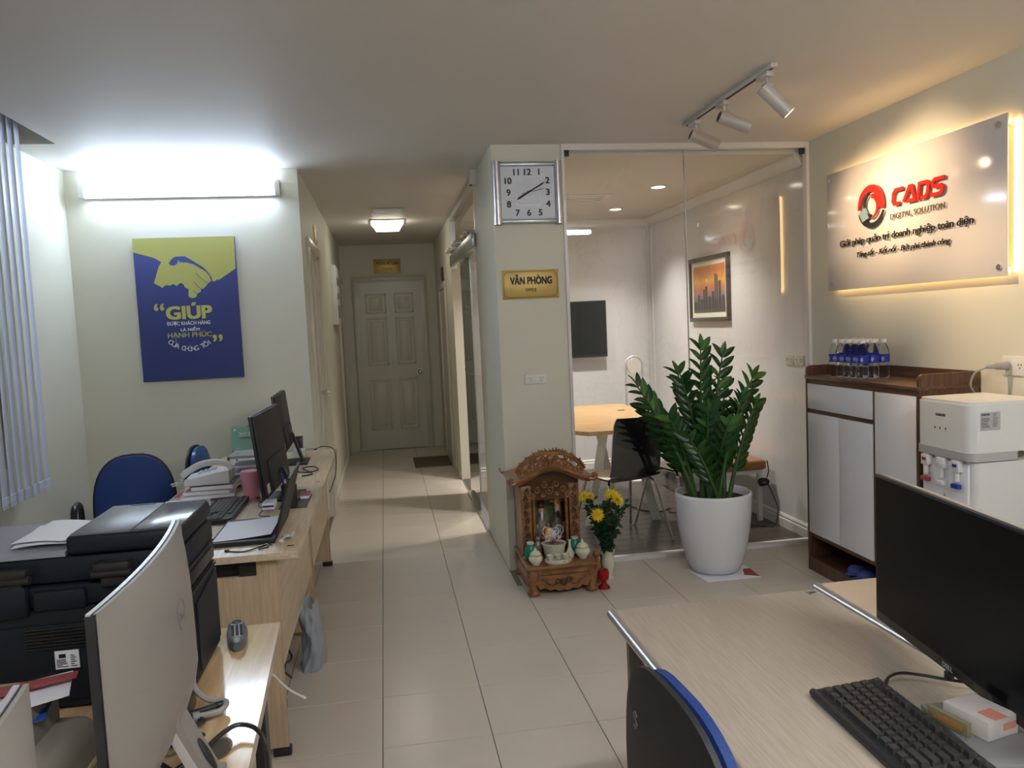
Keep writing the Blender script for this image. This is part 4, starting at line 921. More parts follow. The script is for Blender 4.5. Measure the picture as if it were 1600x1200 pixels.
# things inside
pi_ = thing('shrine_picture', 'gilt framed picture leaning inside the back of the wooden shrine', 'picture', (.98, 1.80, .17))
fr = MB()
for a in ((.875, 1.085, .17, .19), (.875, 1.085, .485, .505), (.875, .895, .19, .485), (1.065, 1.085, .19, .485)): fr.box(a[0], a[1], 1.795, 1.812, a[2], a[3], bev=.003)
obj('gilt_frame', fr, M['goldf'], pi_, world=True)
obj('picture_sheet', MB().box(.893, 1.067, 1.804, 1.812, .188, .487), mat('faded_print', (.20, .26, .14), .4, var=.9, scale=22), pi_, world=True)
M['figs'] = mat('glazed_statue', (.30, .27, .24), .15, metal=.3, var=.9, scale=110); M['figc'] = mat('painted_robe', (.22, .17, .14), .15, metal=.3, var=.95, scale=110)
for nm, x, lab, hat in (('a', .945, 'seated bearded porcelain deity on the left inside the wooden shrine', 0), ('b', 1.042, 'seated porcelain deity with tall hat on the right inside the shrine', 1)):
    f = thing('deity_statue', lab, 'statue', (x, 1.715, .1685), 0, 'seated deities inside the shrine')
    f.scale = (.92, .98, 1.40)
    obj('pedestal', MB().box(-.05, .05, -.05, .05, 0, .045, bev=.008), M['rosed'], f)
    obj('robe', MB().xf(Matrix.Identity(4)).lathe([(.046, .0), (.052, .02), (.048, .05), (.038, .085), (.032, .12), (.018, .145), (.010, .15)], (0, 0, 0), 20, 1, .75).sph((-.036, -.022, .09), .018, (.8, 1, 1.5), 10).sph((.036, -.022, .09), .018, (.8, 1, 1.5), 10).sph((-.022, -.034, .028), .022, (1.2, 1, .8), 10).sph((.022, -.034, .028), .022, (1.2, 1, .8), 10), M['figs'] if not hat else M['figc'], f, 60)
    hh = obj('head', MB().sph((0, -.004, .170), .022, (.9, .95, 1.1), 16).sph((0, -.026, .168), .004, (1, 1, 1.4), 6), mat('statue_face', (.62, .45, .34), .3), f, 60)
    obj('beard', MB().sph((0, -.020, .148), .012, (.9, .7, 1.6), 10), M['paper'] if not hat else M['ink'], hh, 60)
    obj('hat', MB().lathe([(.024, .178), (.023, .19), (.016, .205), (.012, .225 if hat else .21), (0, .228 if hat else .213)], (0, 0, 0), 14) if not hat else MB().box(-.020, .020, -.014, .014, .184, .222, bev=.006).box(-.045, .045, -.004, .004, .198, .206, bev=.002), M['goldf'] if hat else M['rosed'], hh)
    obj('gold_ingot', MB().sph((0, -.048, .055), .012, (1.4, .8, .7), 10), M['goldf'], f)
tl = thing('small_statue', 'small grey-white standing figure at the left of the incense bowl', 'statue', (.892, 1.570, .1685))
obj('body', MB().lathe([(.024, 0), (.026, .01), (.020, .03), (.024, .06), (.016, .085), (.008, .095)], (0, 0, 0), 14), M['figs'], tl, 60); obj('head', MB().sph((0, 0, .106), .014, (1, 1, 1.1), 10), M['figs'], tl)
lp = thing('amber_lamp', 'small amber candle lamp glowing on a gilt stand inside the shrine', 'lamp', (.972, 1.630, .1685))
obj('stand', MB().lathe([(.022, 0), (.020, .008), (.006, .02), (.006, .07), (.018, .085)]), M['goldf'], lp); obj('amber_jar', MB().lathe([(.016, .085), (.022, .095), (.022, .135), (.017, .145)]), M['amber'], lp, 60)
ib = thing('incense_bowl', 'large white porcelain incense bowl with curled incense stalks', 'bowl', (.975, 1.525, .1685))
obj('bowl', MB().lathe([(0, 0), (.046, 0), (.048, .006), (.058, .03), (.064, .066), (.069, .080), (.072, .088), (.064, .090), (.058, .078), (0, .076)], seg=32), M['porc'], ib, 60)
obj('ash', MB().lathe([(0, .080), (.058, .0805)], seg=20, cap=False), mat('incense_ash', (.30, .27, .24), .9, var=.4, scale=90), ib)
b = MB(); r6 = random.Random(11); b2 = MB()
for k in range(22):
    a = r6.uniform(0, 2*PI); r = r6.uniform(0, .036); p = Vector((r*math.cos(a), r*math.sin(a), .074)); ln = Vector((r6.uniform(-.03, .03), r6.uniform(-.02, .02), r6.uniform(.05, .11)))
    b2.cyl(p, p+ln*.5, .0012, seg=5)
    q = p+ln*.5; pts = [q, q+ln*.35]; cdir = r6.choice((-1, 1)); R = r6.uniform(.008, .02)
    for j in range(1, 9): an = j/8*PI*1.5; pts.append(q+ln*.35+Vector((cdir*R*(1-math.cos(an)), 0, R*math.sin(an)*1.4)))
    b.tube(pts, .0013, 5, 2)
obj('incense_sticks', b2, M['red'], ib); o = obj('ash_curls', b, M['inkw'], ib); o['kind'] = 'stuff'
def jar(nm, lab, x, y, s_, m_, g=None):
    t = thing(nm, lab, 'jar', (x, y, .1685), 0, g)
    obj('jar_body', MB().lathe([(0, 0), (.020*s_, 0), (.022*s_, .006*s_), (.040*s_, .03*s_), (.041*s_, .045*s_), (.030*s_, .062*s_)], seg=24), m_, t, 60)
    obj('jar_lid', MB().lathe([(.033*s_, .062*s_), (.034*s_, .066*s_), (.024*s_, .078*s_), (.008*s_, .088*s_), (.007*s_, .095*s_), (.004*s_, .103*s_), (0, .105*s_)], seg=24), m_, t, 60)
    obj('gilt_rim', MB().lathe([(.0335*s_, .060*s_), (.0335*s_, .0645*s_)], seg=24), M['goldf'], t)
jar('lidded_jar', 'lidded white porcelain jar at the front left corner of the shrine', .848, 1.425, .95, M['porc'], 'lidded white jars on the shrine')
jar('lidded_jar', 'lidded white porcelain jar at the right end of the shrine', 1.128, 1.475, 1.05, M['porc'], 'lidded white jars on the shrine')
for lab, x, y in (('dark green round jar behind the left lidded white jar', .838, 1.52), ('dark green round jar behind the slender white vase', 1.102, 1.552)):
    t = thing('green_jar', lab, 'jar', (x, y, .1685), 0, 'dark green jars on the shrine')
    obj('jar_body', MB().lathe([(0, 0), (.022, 0), (.034, .02), (.036, .045), (.028, .075), (.020, .088), (.020, .10)], seg=24), M['green'], t, 60); obj('jar_neck', MB().lathe([(.021, .094), (.022, .104), (.016, .106)], seg=20), M['porc'], t)
t = thing('slender_vase', 'slender white porcelain vase right of the incense bowl', 'vase', (1.060, 1.50, .1685)); obj('vase', MB().lathe([(0, 0), (.020, 0), (.026, .015), (.026, .03), (.010, .058), (.007, .085), (.010, .105)], seg=20), M['porc'], t, 60); obj('foot_ring', MB().lathe([(.021, 0), (.024, .004), (.018, .008)], seg=20), M['goldf'], t)
t = thing('small_dish', 'small cream dish at the left edge of the shrine', 'dish', (.822, 1.545, .1685)); obj('dish', MB().lathe([(0, 0), (.012, 0), (.026, .010), (.027, .012), (.020, .008), (0, .006)], seg=20), M['porc'], t, 60); obj('dish_content', MB().sph((0, 0, .008), .012, (1, 1, .5), 8), M['offwhite'], t)
t = thing('cup_tray', 'oval white porcelain tray with a raised patterned edge at the shrine front', 'tray', (.975, 1.425, .1685))
obj('tray', MB().lathe([(0, 0), (.066, 0), (.074, .012), (.078, .024), (.073, .026), (.070, .018), (0, .016)], seg=32, sy=.55), M['porc'], t, 60)
b = MB()
for k in range(18): a = k*2*PI/18; b.sph((.074*math.cos(a), .074*.55*math.sin(a), .011), .004, seg=6)
obj('raised_beads', b, M['offwhite'], t)
for k, (dx, lab) in enumerate(((-.044, 'left of the three small porcelain cups on the oval tray'), (0, 'middle of the three small porcelain cups on the oval tray'), (.044, 'right of the three small porcelain cups on the oval tray'))):
    t = thing('small_cup', lab, 'cup', (.975+dx, 1.425, .1855), 0, 'small cups on the oval tray')
    obj('cup', MB().lathe([(0, 0), (.010, 0), (.0185, .014), (.020, .031), (.0185, .0315), (.015, .014), (0, .004)], seg=20), M['porc'], t, 60); obj('cup_band', MB().lathe([(.0199, .025), (.0203, .028)], seg=20, cap=False), M['goldf'], t)
# beside the shrine
t = thing('red_candle_holder', 'red glass candle holder on the floor at the right foot of the shrine', 'candle holder', (1.232, 1.425, .0)); t.scale = (1.2, 1.2, 1.2)
obj('glass_foot', MB().lathe([(0, 0), (.030, 0), (.028, .008), (.012, .022), (.010, .032)], seg=24), M['redglass'], t, 60); obj('glass_cup', MB().lathe([(.010, .032), (.024, .046), (.026, .07), (.022, .088)], seg=24), M['redglass'], t, 60)
t = thing('amber_figure', 'small orange figurine on the floor behind the red candle holder', 'statue', (1.222, 1.53, 0)); obj('body', MB().lathe([(.028, 0), (.03, .02), (.022, .06), (.024, .1), (.016, .15)], seg=18), M['orange'], t, 60); obj('head', MB().sph((0, 0, .168), .022, seg=12), M['orange'], t)
t = thing('drinking_glass', 'clear drinking glass between the shrine and the flower vase', 'glass', (1.252, 1.645, 0)); obj('glass', MB().lathe([(.028, 0), (.030, .004), (.034, .12)], seg=24, cap=False), M['clear'], t, 60); obj('glass_base', MB().cyl((0, 0, 0), (0, 0, .006), .028, seg=24), M['clear'], t)
FX, FY = 1.305, 1.585
t = thing('flower_vase', 'cream porcelain vase on the floor right of the shrine', 'vase', (FX, FY, 0))
obj('vase', MB().lathe([(0, 0), (.028, 0), (.030, .006), (.022, .018), (.036, .06), (.040, .095), (.032, .13), (.022, .15), (.024, .165), (.033, .18), (.030, .18), (.02, .165), (0, .12)], seg=28), M['porc'], t, 60)
for s_ in (1, -1): obj('vase_ear', MB().tube([(s_*.024, 0, .165), (s_*.036, 0, .168), (s_*.036, 0, .15), (s_*.026, 0, .143)], .004, 8, 4), M['porc'], t)
t = thing('flower_bouquet', 'yellow chrysanthemums with dark leaves standing in the cream vase', 'flowers', (FX, FY, .15))
fl_me = None; r8 = random.Random(8)
def flower_mesh():
    b = MB()
    for ring, (n_, L, tilt) in enumerate(((18, .042, .15), (17, .036, .45), (13, .028, .8), (9, .018, 1.15))):
        for k in range(n_):
            a = (k+ring*.4)*2*PI/n_+r8.uniform(-.1, .1); d = Vector((math.cos(a)*math.cos(tilt), math.sin(a)*math.cos(tilt), math.sin(tilt))); s_ = Vector((-math.sin(a), math.cos(a), 0))*.0038
            u_ = Vector((0, 0, .003)); v = [b.bm.verts.new(p) for p in (s_*.4, d*L*.6+s_*1.1-u_*.3, d*L+u_, d*L*.6-s_*1.1-u_*.3, -s_*.4)]
            c = b.bm.verts.new(d*L*.55+u_)
            for i in range(5): b.bm.faces.new((v[i], v[(i+1) % 5], c))
    return b.mesh('flower', M['yflow'], None)
fmm = flower_mesh()
fol = MB(); stm = MB()
heads = [((1.168, 1.56, .50), (-.6, -.6, .6), .95), ((1.228, 1.50, .40), (0, -1, .35), 1.1), ((1.335, 1.57, .487), (-.2, -.8, .6), 1.15), ((1.362, 1.55, .465), (.4, -.7, .5), 1.1), ((1.225, 1.63, .480), (0, -.6, .8), .8)]
base_ = Vector((FX, FY, .13)); tips = [Vector(h[0]) for h in heads]+[Vector((FX+r8.uniform(-.13, .11), FY+r8.uniform(-.08, .07), r8.uniform(.34, .50))) for _ in range(12)]
for i_, tp_ in enumerate(tips):
    mid = (base_+tp_)/2+Vector((-(tp_.x-FX)*.15, 0, 0)); cv = [(1-t_)**2*base_+2*t_*(1-t_)*mid+t_*t_*tp_ for t_ in [k/6 for k in range(7)]]
    stm.tube(cv, .0022, 5, 1)
    for k in range(60):
        q = r8.uniform(.15, .97); p = (1-q)**2*base_+2*q*(1-q)*mid+q*q*tp_
        d = Vector((r8.uniform(-1, 1), r8.uniform(-1, 1), r8.uniform(-.5, .7))).normalized(); s_ = d.orthogonal().normalized(); L = r8.uniform(.026, .05)
        v = [fol.bm.verts.new(x) for x in (p, p+d*L*.5+s_*L*.28, p+d*L, p+d*L*.5-s_*L*.28)]; fol.bm.faces.new(v[:3]); fol.bm.faces.new((v[0], v[2], v[3]))
obj('flower_stems', stm, M['stem'], t, world=True)
o = obj('foliage', fol, mat('bouquet_leaf', (.014, .045, .018), .45, var=.6, scale=40), t, smooth=None, world=True); o['kind'] = 'stuff'
for p, n_, s_ in heads:
    o = bpy.data.objects.new('flower', fmm); col.objects.link(o); o.parent = t
    o.matrix_local = WM[t.name].inverted() @ Matrix.Translation(p) @ Vector(n_).to_track_quat('Z', 'Y').to_matrix().to_4x4() @ Matrix.Diagonal((s_, s_, s_, 1))
b = MB()
for p in ((1.165, 1.5, .37), (1.19, 1.55, .52), (1.262, 1.56, .53), (1.20, 1.5, .345), (1.385, 1.56, .43)): b.sph(p, .006, seg=8)
o = obj('flower_buds', b, mat('bud', (.55, .55, .2), .5), t, world=True); o['kind'] = 'stuff'

# ---------------------------------------------------------------- desks
def left_desk(y0, y1, label):
    t = thing('desk', label, 'desk', (-.6, (y0+y1)/2, 0), 0, 'light ash desks along the hallway side')
    X0, X1 = -.955, -.25
    obj('desk_top', MB().box(X0, X1, y0+.001, y1-.001, .725, .75, bev=.0015), M['ash'], t, world=True)
    for a in (y0+.04, y1-.058):
        p = obj('end_panel', MB().prism([(X0+.16, .03), (-.33, .03), (-.33, .725), (-.40, .725), (-.40, .665), (X0+.16, .665)], XZ(a), .018), M['ashz'], t, smooth=None, world=True)
        obj('foot', MB().box(-.385, -.322, a-.008, a+.026, .0, .03, bev=.004).box(X0+.155, X0+.22, a-.008, a+.026, 0, .03, bev=.004), M['black'], p, world=True)
        obj('corner_bracket', MB().box(-.46, -.402, a, a+.018, .665, .725), M['black'], p, world=True)
    obj('modesty_panel', MB().box(-.348, -.332, y0+.058, y1-.058, .32, .725), M['ash'], t, world=True)
    obj('gap_darkener', MB().box(-.72, -.40, y0+.07, y1-.07, .60, .604).box(-.72, -.716, y0+.07, y1-.07, .604, .70).box(-.404, -.40, y0+.07, y1-.07, .604, .70).box(-.70, -.42, y0+.075, y0+.085, .604, .70), M['black'], t, world=True)  # black boards added to darken the shaded, cable-filled gap under the top
    obj('grommet_mark', MB().box(-.296, -.272, y0+.078, y0+.090, .7495, .7505), M['ink'], t, world=True)
    return t
left_desk(0.0, 1.2, 'nearer light ash desk on the left, holding laptop and keyboard')
left_desk(1.2, 2.40, 'farther light ash desk on the left, under the poster wall')
nd = thing('desk', 'varnished birch desk at lower left carrying the black printer', 'desk', (-.6, -1.5, 0))
nt_ = [(-.98, -.69), (-.224, -.684), (-.135, -2.50), (-.98, -2.50)]
obj('desk_top', MB().prism(nt_, Matrix.Translation((0, 0, .722)), .028), M['varn'], nd, smooth=None, world=True)
obj('end_panel', MB().box(-.95, -.33, -.74, -.722, .03, .722), M['ashz'], nd, world=True)
for x, y in ((-.30, -.74), (-.24, -2.44), (-.95, -2.44), (-.95, -.78)): obj('leg', MB().box(x, x+.03, y, y+.05, 0, .722), M['black'], nd, world=True)
obj('side_rail', MB().slab([(-.275, -.74, .55), (-.20, -2.42, .55), (-.20, -2.42, .722), (-.275, -.74, .722)], (-.016, 0, 0)), M['ash'], nd, smooth=None, world=True)
b = MB(); b.lathe([(.0, -.02), (.024, -.02), (.027, .0005), (.021, .001), (.019, -.015)], (0, 0, 0), 24, .8, 1.5)
gm = obj('cable_grommet', b, mat('brown_grommet', (.12, .08, .06), .5), nd); gm.location = (-.253+.6, -1.315+1.5, .7505)
obj('grommet_opening', MB().lathe([(0, .0012), (.0215, .0012), (.0215, 0)], (0, 0, 0), 24, .8, 1.5), mat('grommet_dark', (.07, .05, .035), .6), gm)
def right_desk(x0, x1, yf, label, m_):
    t = thing('desk', label, 'desk', ((x0+x1)/2, yf-.7, 0), 0, 'greyed oak desks with aluminium edges')
    obj('desk_top', MB().box(x0+.02, x1-.0, yf-1.6, yf, .725, .75, bev=.001), m_, t, world=True)
    obj('edge_strip', MB().cyl((x0+.018, yf-1.6, .7385), (x0+.018, yf+.003, .7385), .0135, seg=16), M['alu'], t, world=True)
    obj('end_panel', MB().box(x0+.045, x1-.03, yf-.05, yf-.03, .0, .70), M['greyd'], t, world=True)
    obj('end_panel', MB().box(x0+.045, x1-.03, yf-1.56, yf-1.54, .0, .70), M['greyd'], t, world=True)
    obj('desk_frame', MB().box(x0+.045, x0+.085, yf-1.54, yf-.05, .695, .725).box(x1-.08, x1-.04, yf-1.54, yf-.05, .695, .725).box(x0+.043, x1-.03, yf-.05, yf-.03, .70, .725), M['black'], t, world=True)
    return t
rd = right_desk(.615, 1.205, -.845, 'greyed oak desk at lower right with the keyboard on it', M['grey'])
obj('cable_flap', MB().box(1.168, 1.194, -.887, -.857, .7495, .7512, bev=.0004), M['steel'], rd, world=True)
text('lettering', 'ONE', M['ink'], rd, (1.172, -.876, .7513), X_, (0, 1, 0), .018, .009, .0003, .02)
right_desk(1.215, 1.86, -.81, 'tan desk behind the large black monitor, beside the dispenser', mat('tan_laminate', (.60, .46, .32), .35, var=.05, scale=20))

# ---------------------------------------------------------------- chairs
def task_chair(label, loc, rz, top=1.0, seat=.47, width=.42, m_=None, arms=True, group='blue swivel chairs'):
    t = thing('swivel_chair', label, 'chair', loc, rz, group); m_ = m_ or M['blue']
    def outline(k, n, hw, z0, z1, ex=2.6):
        a = 2*PI*k/n; c, s_ = math.cos(a), math.sin(a)
        y = hw*math.copysign(abs(c)**(2/ex), c); z = (z0+z1)/2+(z1-z0)/2*math.copysign(abs(s_)**(2/ex), s_)
        return y*(1-.10*((z-z0)/(z1-z0)-.35) if z > z0 else 1), z
    def pad(x0, x1, hw, z0, z1, puff, n=36):
        b = MB(); rings = []
        for x, s_ in ((x0, .90), (x0+(x1-x0)*.25, 1), (x0+(x1-x0)*.7, 1), (x1, .90), (x1+puff, .55)):
            R = []
            for k in range(n):
                y, z = outline(k, n, hw*s_, (z0+z1)/2-(z1-z0)/2*s_, (z0+z1)/2+(z1-z0)/2*s_)
                cur = .30*(y*y)*(1)+.10*((z-(z0+z1)/2)**2)*4*.3
                R.append(b.bm.verts.new((x+cur-.10*(z-z0)*0, y, z)))
            rings.append(R)
        for A_, B_ in zip(rings, rings[1:]):
            for k in range(n): b.bm.faces.new((A_[k], A_[(k+1) % n], B_[(k+1) % n], B_[k]))
        b.bm.faces.new(rings[0]); b.bm.faces.new(rings[-1][::-1]); return b
    zb = top-.50 if top > .9 else top-.42
    obj('back_shell', pad(-.265, -.240, width/2+.008, zb-.01, top, 0), M['blackm'], t, 60)
    obj('backrest', pad(-.243, -.205, width/2-.004, zb, top-.008, .012), m_, t, 60)
    b = MB(); b.lathe([(0, 0), (.18, 0), (.215, .012), (.225, .035), (.215, .06), (.17, .075), (0, .08)], (0.02, 0, seat-.07), 36, 1, 1)
    obj('seat', b, m_, t, 60)
    obj('back_bracket', MB().tube([(-.05, 0, seat-.08), (-.20, 0, seat-.09), (-.275, 0, seat-.03), (-.275, 0, zb+.14)], .020, 10, 5).box(-.292, -.262, -.045, .045, zb+.06, zb+.24, bev=.01), M['black'], t)
    if arms:
        for s_ in (-1, 1):
            y = s_*(width/2+.05); z1 = seat+(.30 if s_ < 0 else .22)
            obj('armrest', MB().tube([(.06, y, seat-.06), (.10, y, seat+.02), (.13, y, seat+.13), (.08, y, z1-.004), (-.02, y, z1+.012), (-.13, y, z1-.004), (-.19, y, z1-.06), (-.17, y, seat+.05), (-.10, y, seat-.05)], .014, 10, 5), M['black'], t)
    obj('gas_column', MB().cyl((0, 0, .09), (0, 0, seat-.07), .024, seg=18).cyl((0, 0, .09), (0, 0, .25), .032, seg=18), M['black'], t)
    bs_ = None
    for k in range(5):
        a = k*2*PI/5+.3; c, s_ = math.cos(a), math.sin(a)
        l = obj('base_leg', MB().tube([(0, 0, .11), (c*.15, s_*.15, .095), (c*.27, s_*.27, .070)], .018, 8, 3, r1=.012), M['black'], t)
        obj('caster', MB().cyl((c*.27-s_*.02, s_*.27+c*.02, .026), (c*.27+s_*.02, s_*.27-c*.02, .026), .026, seg=16).cyl((c*.27, s_*.27, .03), (c*.27, s_*.27, .07), .008, seg=8), M['black'], l)
    return t
task_chair('blue swivel chair with black arms at the nearer left desk', (-1.105, 1.067, 0), math.radians(-76), .955, .455, .37)
task_chair('worn shiny blue chair at the farther left desk, beside the telephone', (-.795, 1.995, 0), math.radians(-3), .885, .45, .40, M['blueleather'], arms=False)
ch = task_chair('black-backed blue chair pushed against the lower right desk', (.80, -1.46, 0), math.radians(3), .845, .46, .48, arms=False)
obj('shell_emblem', MB().tube([(-.2665+.3*0, y, z) for y, z in ((.11, .735), (.118, .742), (.126, .735), (.118, .726), (.11, .718), (.118, .708), (.126, .714))], .0015, 5, 4), mat('dim_emblem', (.12, .12, .12), .4), ch)

# ---------------------------------------------------------------- printer
PR0, PR1, PB, PF = -.82, -.353, -1.075, -.79
pr = thing('printer', 'large black multifunction printer with paper in its top feeder', 'printer', (-.58, -.93, .75))
obj('lower_body', MB().box(PR0, PR1, PB, PF, .757, .965, bev=.004), M['printer'], pr, world=True)
obj('upper_body', MB().box(PR0, PR1, PB+.004, PF, .968, 1.012, bev=.006), M['printer'], pr, world=True)
obj('scanner_lid', MB().box(PR0, PR1, PB+.012, PF, 1.015, 1.068, bev=.006), M['printer'], pr, world=True)
fd = obj('document_feeder', MB().box(-.582, PR1, PB+.006, PF, 1.070, 1.112, bev=.012, seg=3), M['printer'], pr, world=True)
obj('feeder_cover', MB().box(-.574, -.455, PB+.012, PF-.006, 1.108, 1.1145, bev=.003), M['printertop'], fd, world=True)
obj('feeder_end_cover', MB().box(-.453, PR1-.005, PB+.012, PF-.006, 1.106, 1.1135, bev=.003), mat('dark_gloss_lid', (.05, .055, .07), .2), fd, world=True)
obj('cover_slot', MB().box(-.53, -.475, PF-.02, PF-.012, 1.1145, 1.1155), M['ink'], fd, world=True)
obj('document_tray', MB().slab([(PR0, PB+.01, 1.070), (-.584, PB+.01, 1.070), (-.584, PF-.02, 1.078), (PR0, PF-.02, 1.078)], (0, 0, .010)), mat('grey_tray', (.26, .27, .30), .35), pr, smooth=None, world=True)
for x0, x1 in ((-.715, -.650), (-.525, -.455)):
    obj('hinge', MB().box(x0, x1, PB-.018, PB+.02, 1.036, 1.056, bev=.005).box(x0+.012, x1-.012, PB-.012, PB+.02, 1.005, 1.037, bev=.004).cyl((x0-.004, PB-.01, 1.032), (x1+.004, PB-.01, 1.032), .009, seg=14), M['black'], pr, world=True)
obj('rear_cover', MB().box(-.645, -.545, PB-.010, PB+.01, .965, 1.005, bev=.005).box(PR0, -.655, PB-.014, PB+.01, .955, 1.02, bev=.006), M['printer'], pr, world=True)
obj('rear_panel', MB().box(PR0+.02, -.40, PB-.008, PB+.004, .775, .935, bev=.004), M['printer'], pr, world=True)
for k in range(7): obj('vent_slat', MB().box(-.665, -.55, PB-.0125, PB-.007, .927-k*.0068, .9305-k*.0068, bev=.0008), M['black'], pr, world=True)
obj('side_tray_slot', MB().box(PR1-.005, PR1+.004, PB+.03, PF-.01, .955, .962).box(PR1-.005, PR1+.003, PB+.02, PF-.01, 1.012, 1.017), M['ink'], pr, world=True)
obj('side_panel', MB().prism([(PB+.07, .775), (PF-.01, .775), (PF-.01, .945), (PB+.07, .925)], YZ(PR1-.002), .006), M['printer'], pr, smooth=None, world=True)
obj('side_groove', MB().box(PR1-.002, PR1+.004, PB+.015, PF-.02, .975, 1.003, bev=.002), M['black'], pr, world=True)
b = MB()
for z in (.840, .862): b.box(PR1+.0005, PR1+.0018, PB+.022, PB+.024, z, z+.014).box(PR1+.0005, PR1+.0018, PB+.044, PB+.046, z, z+.014).box(PR1+.0005, PR1+.0018, PB+.022, PB+.046, z, z+.002)
obj('port_outline', b, M['silver'], pr, world=True)
rlb = obj('rating_label', MB().box(-.613, -.567, PB-.0095, PB-.0078, .842, .880), M['paper'], pr, world=True)
b = MB(); r3 = random.Random(2)
b.box(-.605, -.592, PB-.0104, PB-.0095, .865, .873)
for k in range(6): b.box(-.610, -.610+r3.uniform(.01, .022), PB-.0104, PB-.0095, .846+k*.003, .8472+k*.003).box(-.583, -.583+r3.uniform(.006, .013), PB-.0104, PB-.0095, .846+k*.0045, .8475+k*.0045)
obj('label_print', b, M['ink'], rlb, world=True)
sp_ = None
for k, (dx, r_, lab) in enumerate(((0, .05, 'white sheet lying in the printer feeder, lower one'), (.012, -.12, 'white sheet lying in the printer feeder, upper one'))):
    o = obj('paper_sheet', MB().grid(lambda u, v: (-.055+.11*u, -.09+.17*v, .004*math.sin(u*3+v)), 6, 4), M['paper']); o.location = (-.650+dx*.5, -.940+dx, 1.0895+k*.005); o.rotation_euler = (.03, 0, r_)
    tag(o, lab, 'paper', 'paper in the feeder')

# ---------------------------------------------------------------- pale curved monitors
def curved_monitor(label, c, ang, W=.533, z0=.835, z1=1.15):
    t = thing('curved_monitor', label, 'monitor', (c[0], c[1], .7507), ang, 'pale-backed curved monitors')   # local +x = back side, y = width
    h0, h1 = z0-.75, z1-.75; arc_ = lambda v: .016*(1-(2*v-1)**2)
    def slabc(x_, th, i0, i1, m_, nm, par, bulge=0):
        b = MB(); n = 18; F = []
        for v in [k/n for k in range(n+1)]:
            y = (v-.5)*W; x = x_+arc_(v)
            F.append([b.bm.verts.new((x, y, i0)), b.bm.verts.new((x, y, i1)), b.bm.verts.new((x+th+bulge*(1-(2*v-1)**2), y, i1)), b.bm.verts.new((x+th+bulge*(1-(2*v-1)**2), y, i0))])
        for A_, B_ in zip(F, F[1:]):
            for k in range(4): b.bm.faces.new((A_[k], A_[(k+1) % 4], B_[(k+1) % 4], B_[k]))
        b.bm.faces.new(F[0]); b.bm.faces.new(F[-1][::-1])
        return obj(nm, b, m_, par, 35)
    slabc(-.0120, .001, h0+.006, h1-.003, M['screen'], 'screen', t)
    slabc(-.0110, .0065, h0, h1, M['silver'], 'front_frame', t)
    slabc(-.0050, .007, h0+.001, h1-.0015, M['blackm'], 'vent_band', t)
    for s_ in (-1, 1): obj('side_band', MB().box(-.0122, -.001, s_*(W/2+.0002)-.0008, s_*(W/2+.0002)+.0008, h0+.001, h1-.003), M['blackm'], t)
    # bulged back shell
    b = MB(); n, m2 = 20, 12; V = []
    for i in range(n+1):
        v = i/n; R = []
        for j in range(m2+1):
            q = j/m2; e = (1-(2*v-1)**4)*(1-(2*q-1)**4); R.append(b.bm.verts.new((.004+arc_(v)+.030*e*(1-.3*q), (v-.5)*W, h0+(h1-h0)*q)))
        V.append(R)
    for i in range(n):
        for j in range(m2): b.bm.faces.new((V[i][j], V[i+1][j], V[i+1][j+1], V[i][j+1]))
    ed = [V[i][0] for i in range(n+1)]+[V[n][j] for j in range(1, m2+1)]+[V[i][m2] for i in range(n-1, -1, -1)]+[V[0][j] for j in range(m2-1, 0, -1)]
    L = [b.bm.verts.new((p.co.x-.005, p.co.y, p.co.z)) for p in ed]
    for k in range(len(ed)): b.bm.faces.new((ed[k], ed[(k+1) % len(ed)], L[(k+1) % len(ed)], L[k]))
    bk = obj('back_shell', b, M['champ2'], t, 60)
    obj('logo_ring', MB().tube([(.0505, -.002+.022*math.cos(a), (h0+h1)/2+.055+.026*math.sin(a)) for a in [k*PI/10 for k in range(20)]], .0008, 5, 1, closed=True), M['faint'], bk)
    text('logo_letters', 'DELL', M['faint'], bk, (.0505, -.016, (h0+h1)/2+.048), (0, 1, 0), Z_, .030, .012, .0008, world=False)
    st = obj('stand_arm', MB().slab([(.022, -.055, .16), (.022, .0, .16), (.088, .0, .012), (.088, -.055, .012)], (.012, 0, .002)), M['champ2'], t, smooth=None)
    obj('arm_side', MB().slab([(.008, -.056, .16), (.022, -.056, .16), (.088, -.056, .012), (.070, -.056, .012)], (0, .057, 0)), M['silver'], st, smooth=None)
    obj('cable_hole', MB().sph((0, 0, 0), 1, (.004, .012, .032), 14).xf(Matrix.Translation((.079, -.028, .066)) @ Matrix.Rotation(-.42, 4, 'Y')), M['blackm'], st)
    obj('mount', MB().box(.015, .045, -.06, .01, .12, .20, bev=.008), M['champ2'], t)
    obj('stand_base', MB().box(-.10, .095, -.12, .045, 0, .012, bev=.004), M['champ2'], t)
    return t
M['champ2'] = mat('pale_taupe_plastic', (.25, .23, .21), .42); M['faint'] = mat('embossed_taupe', (.17, .155, .14), .35)
curved_monitor('pale-backed curved monitor in front of the black printer', (-.320, -1.432), math.radians(2.7))
curved_monitor('pale-backed curved monitor at the lower left picture corner', (-.293, -2.172), math.radians(2.7))
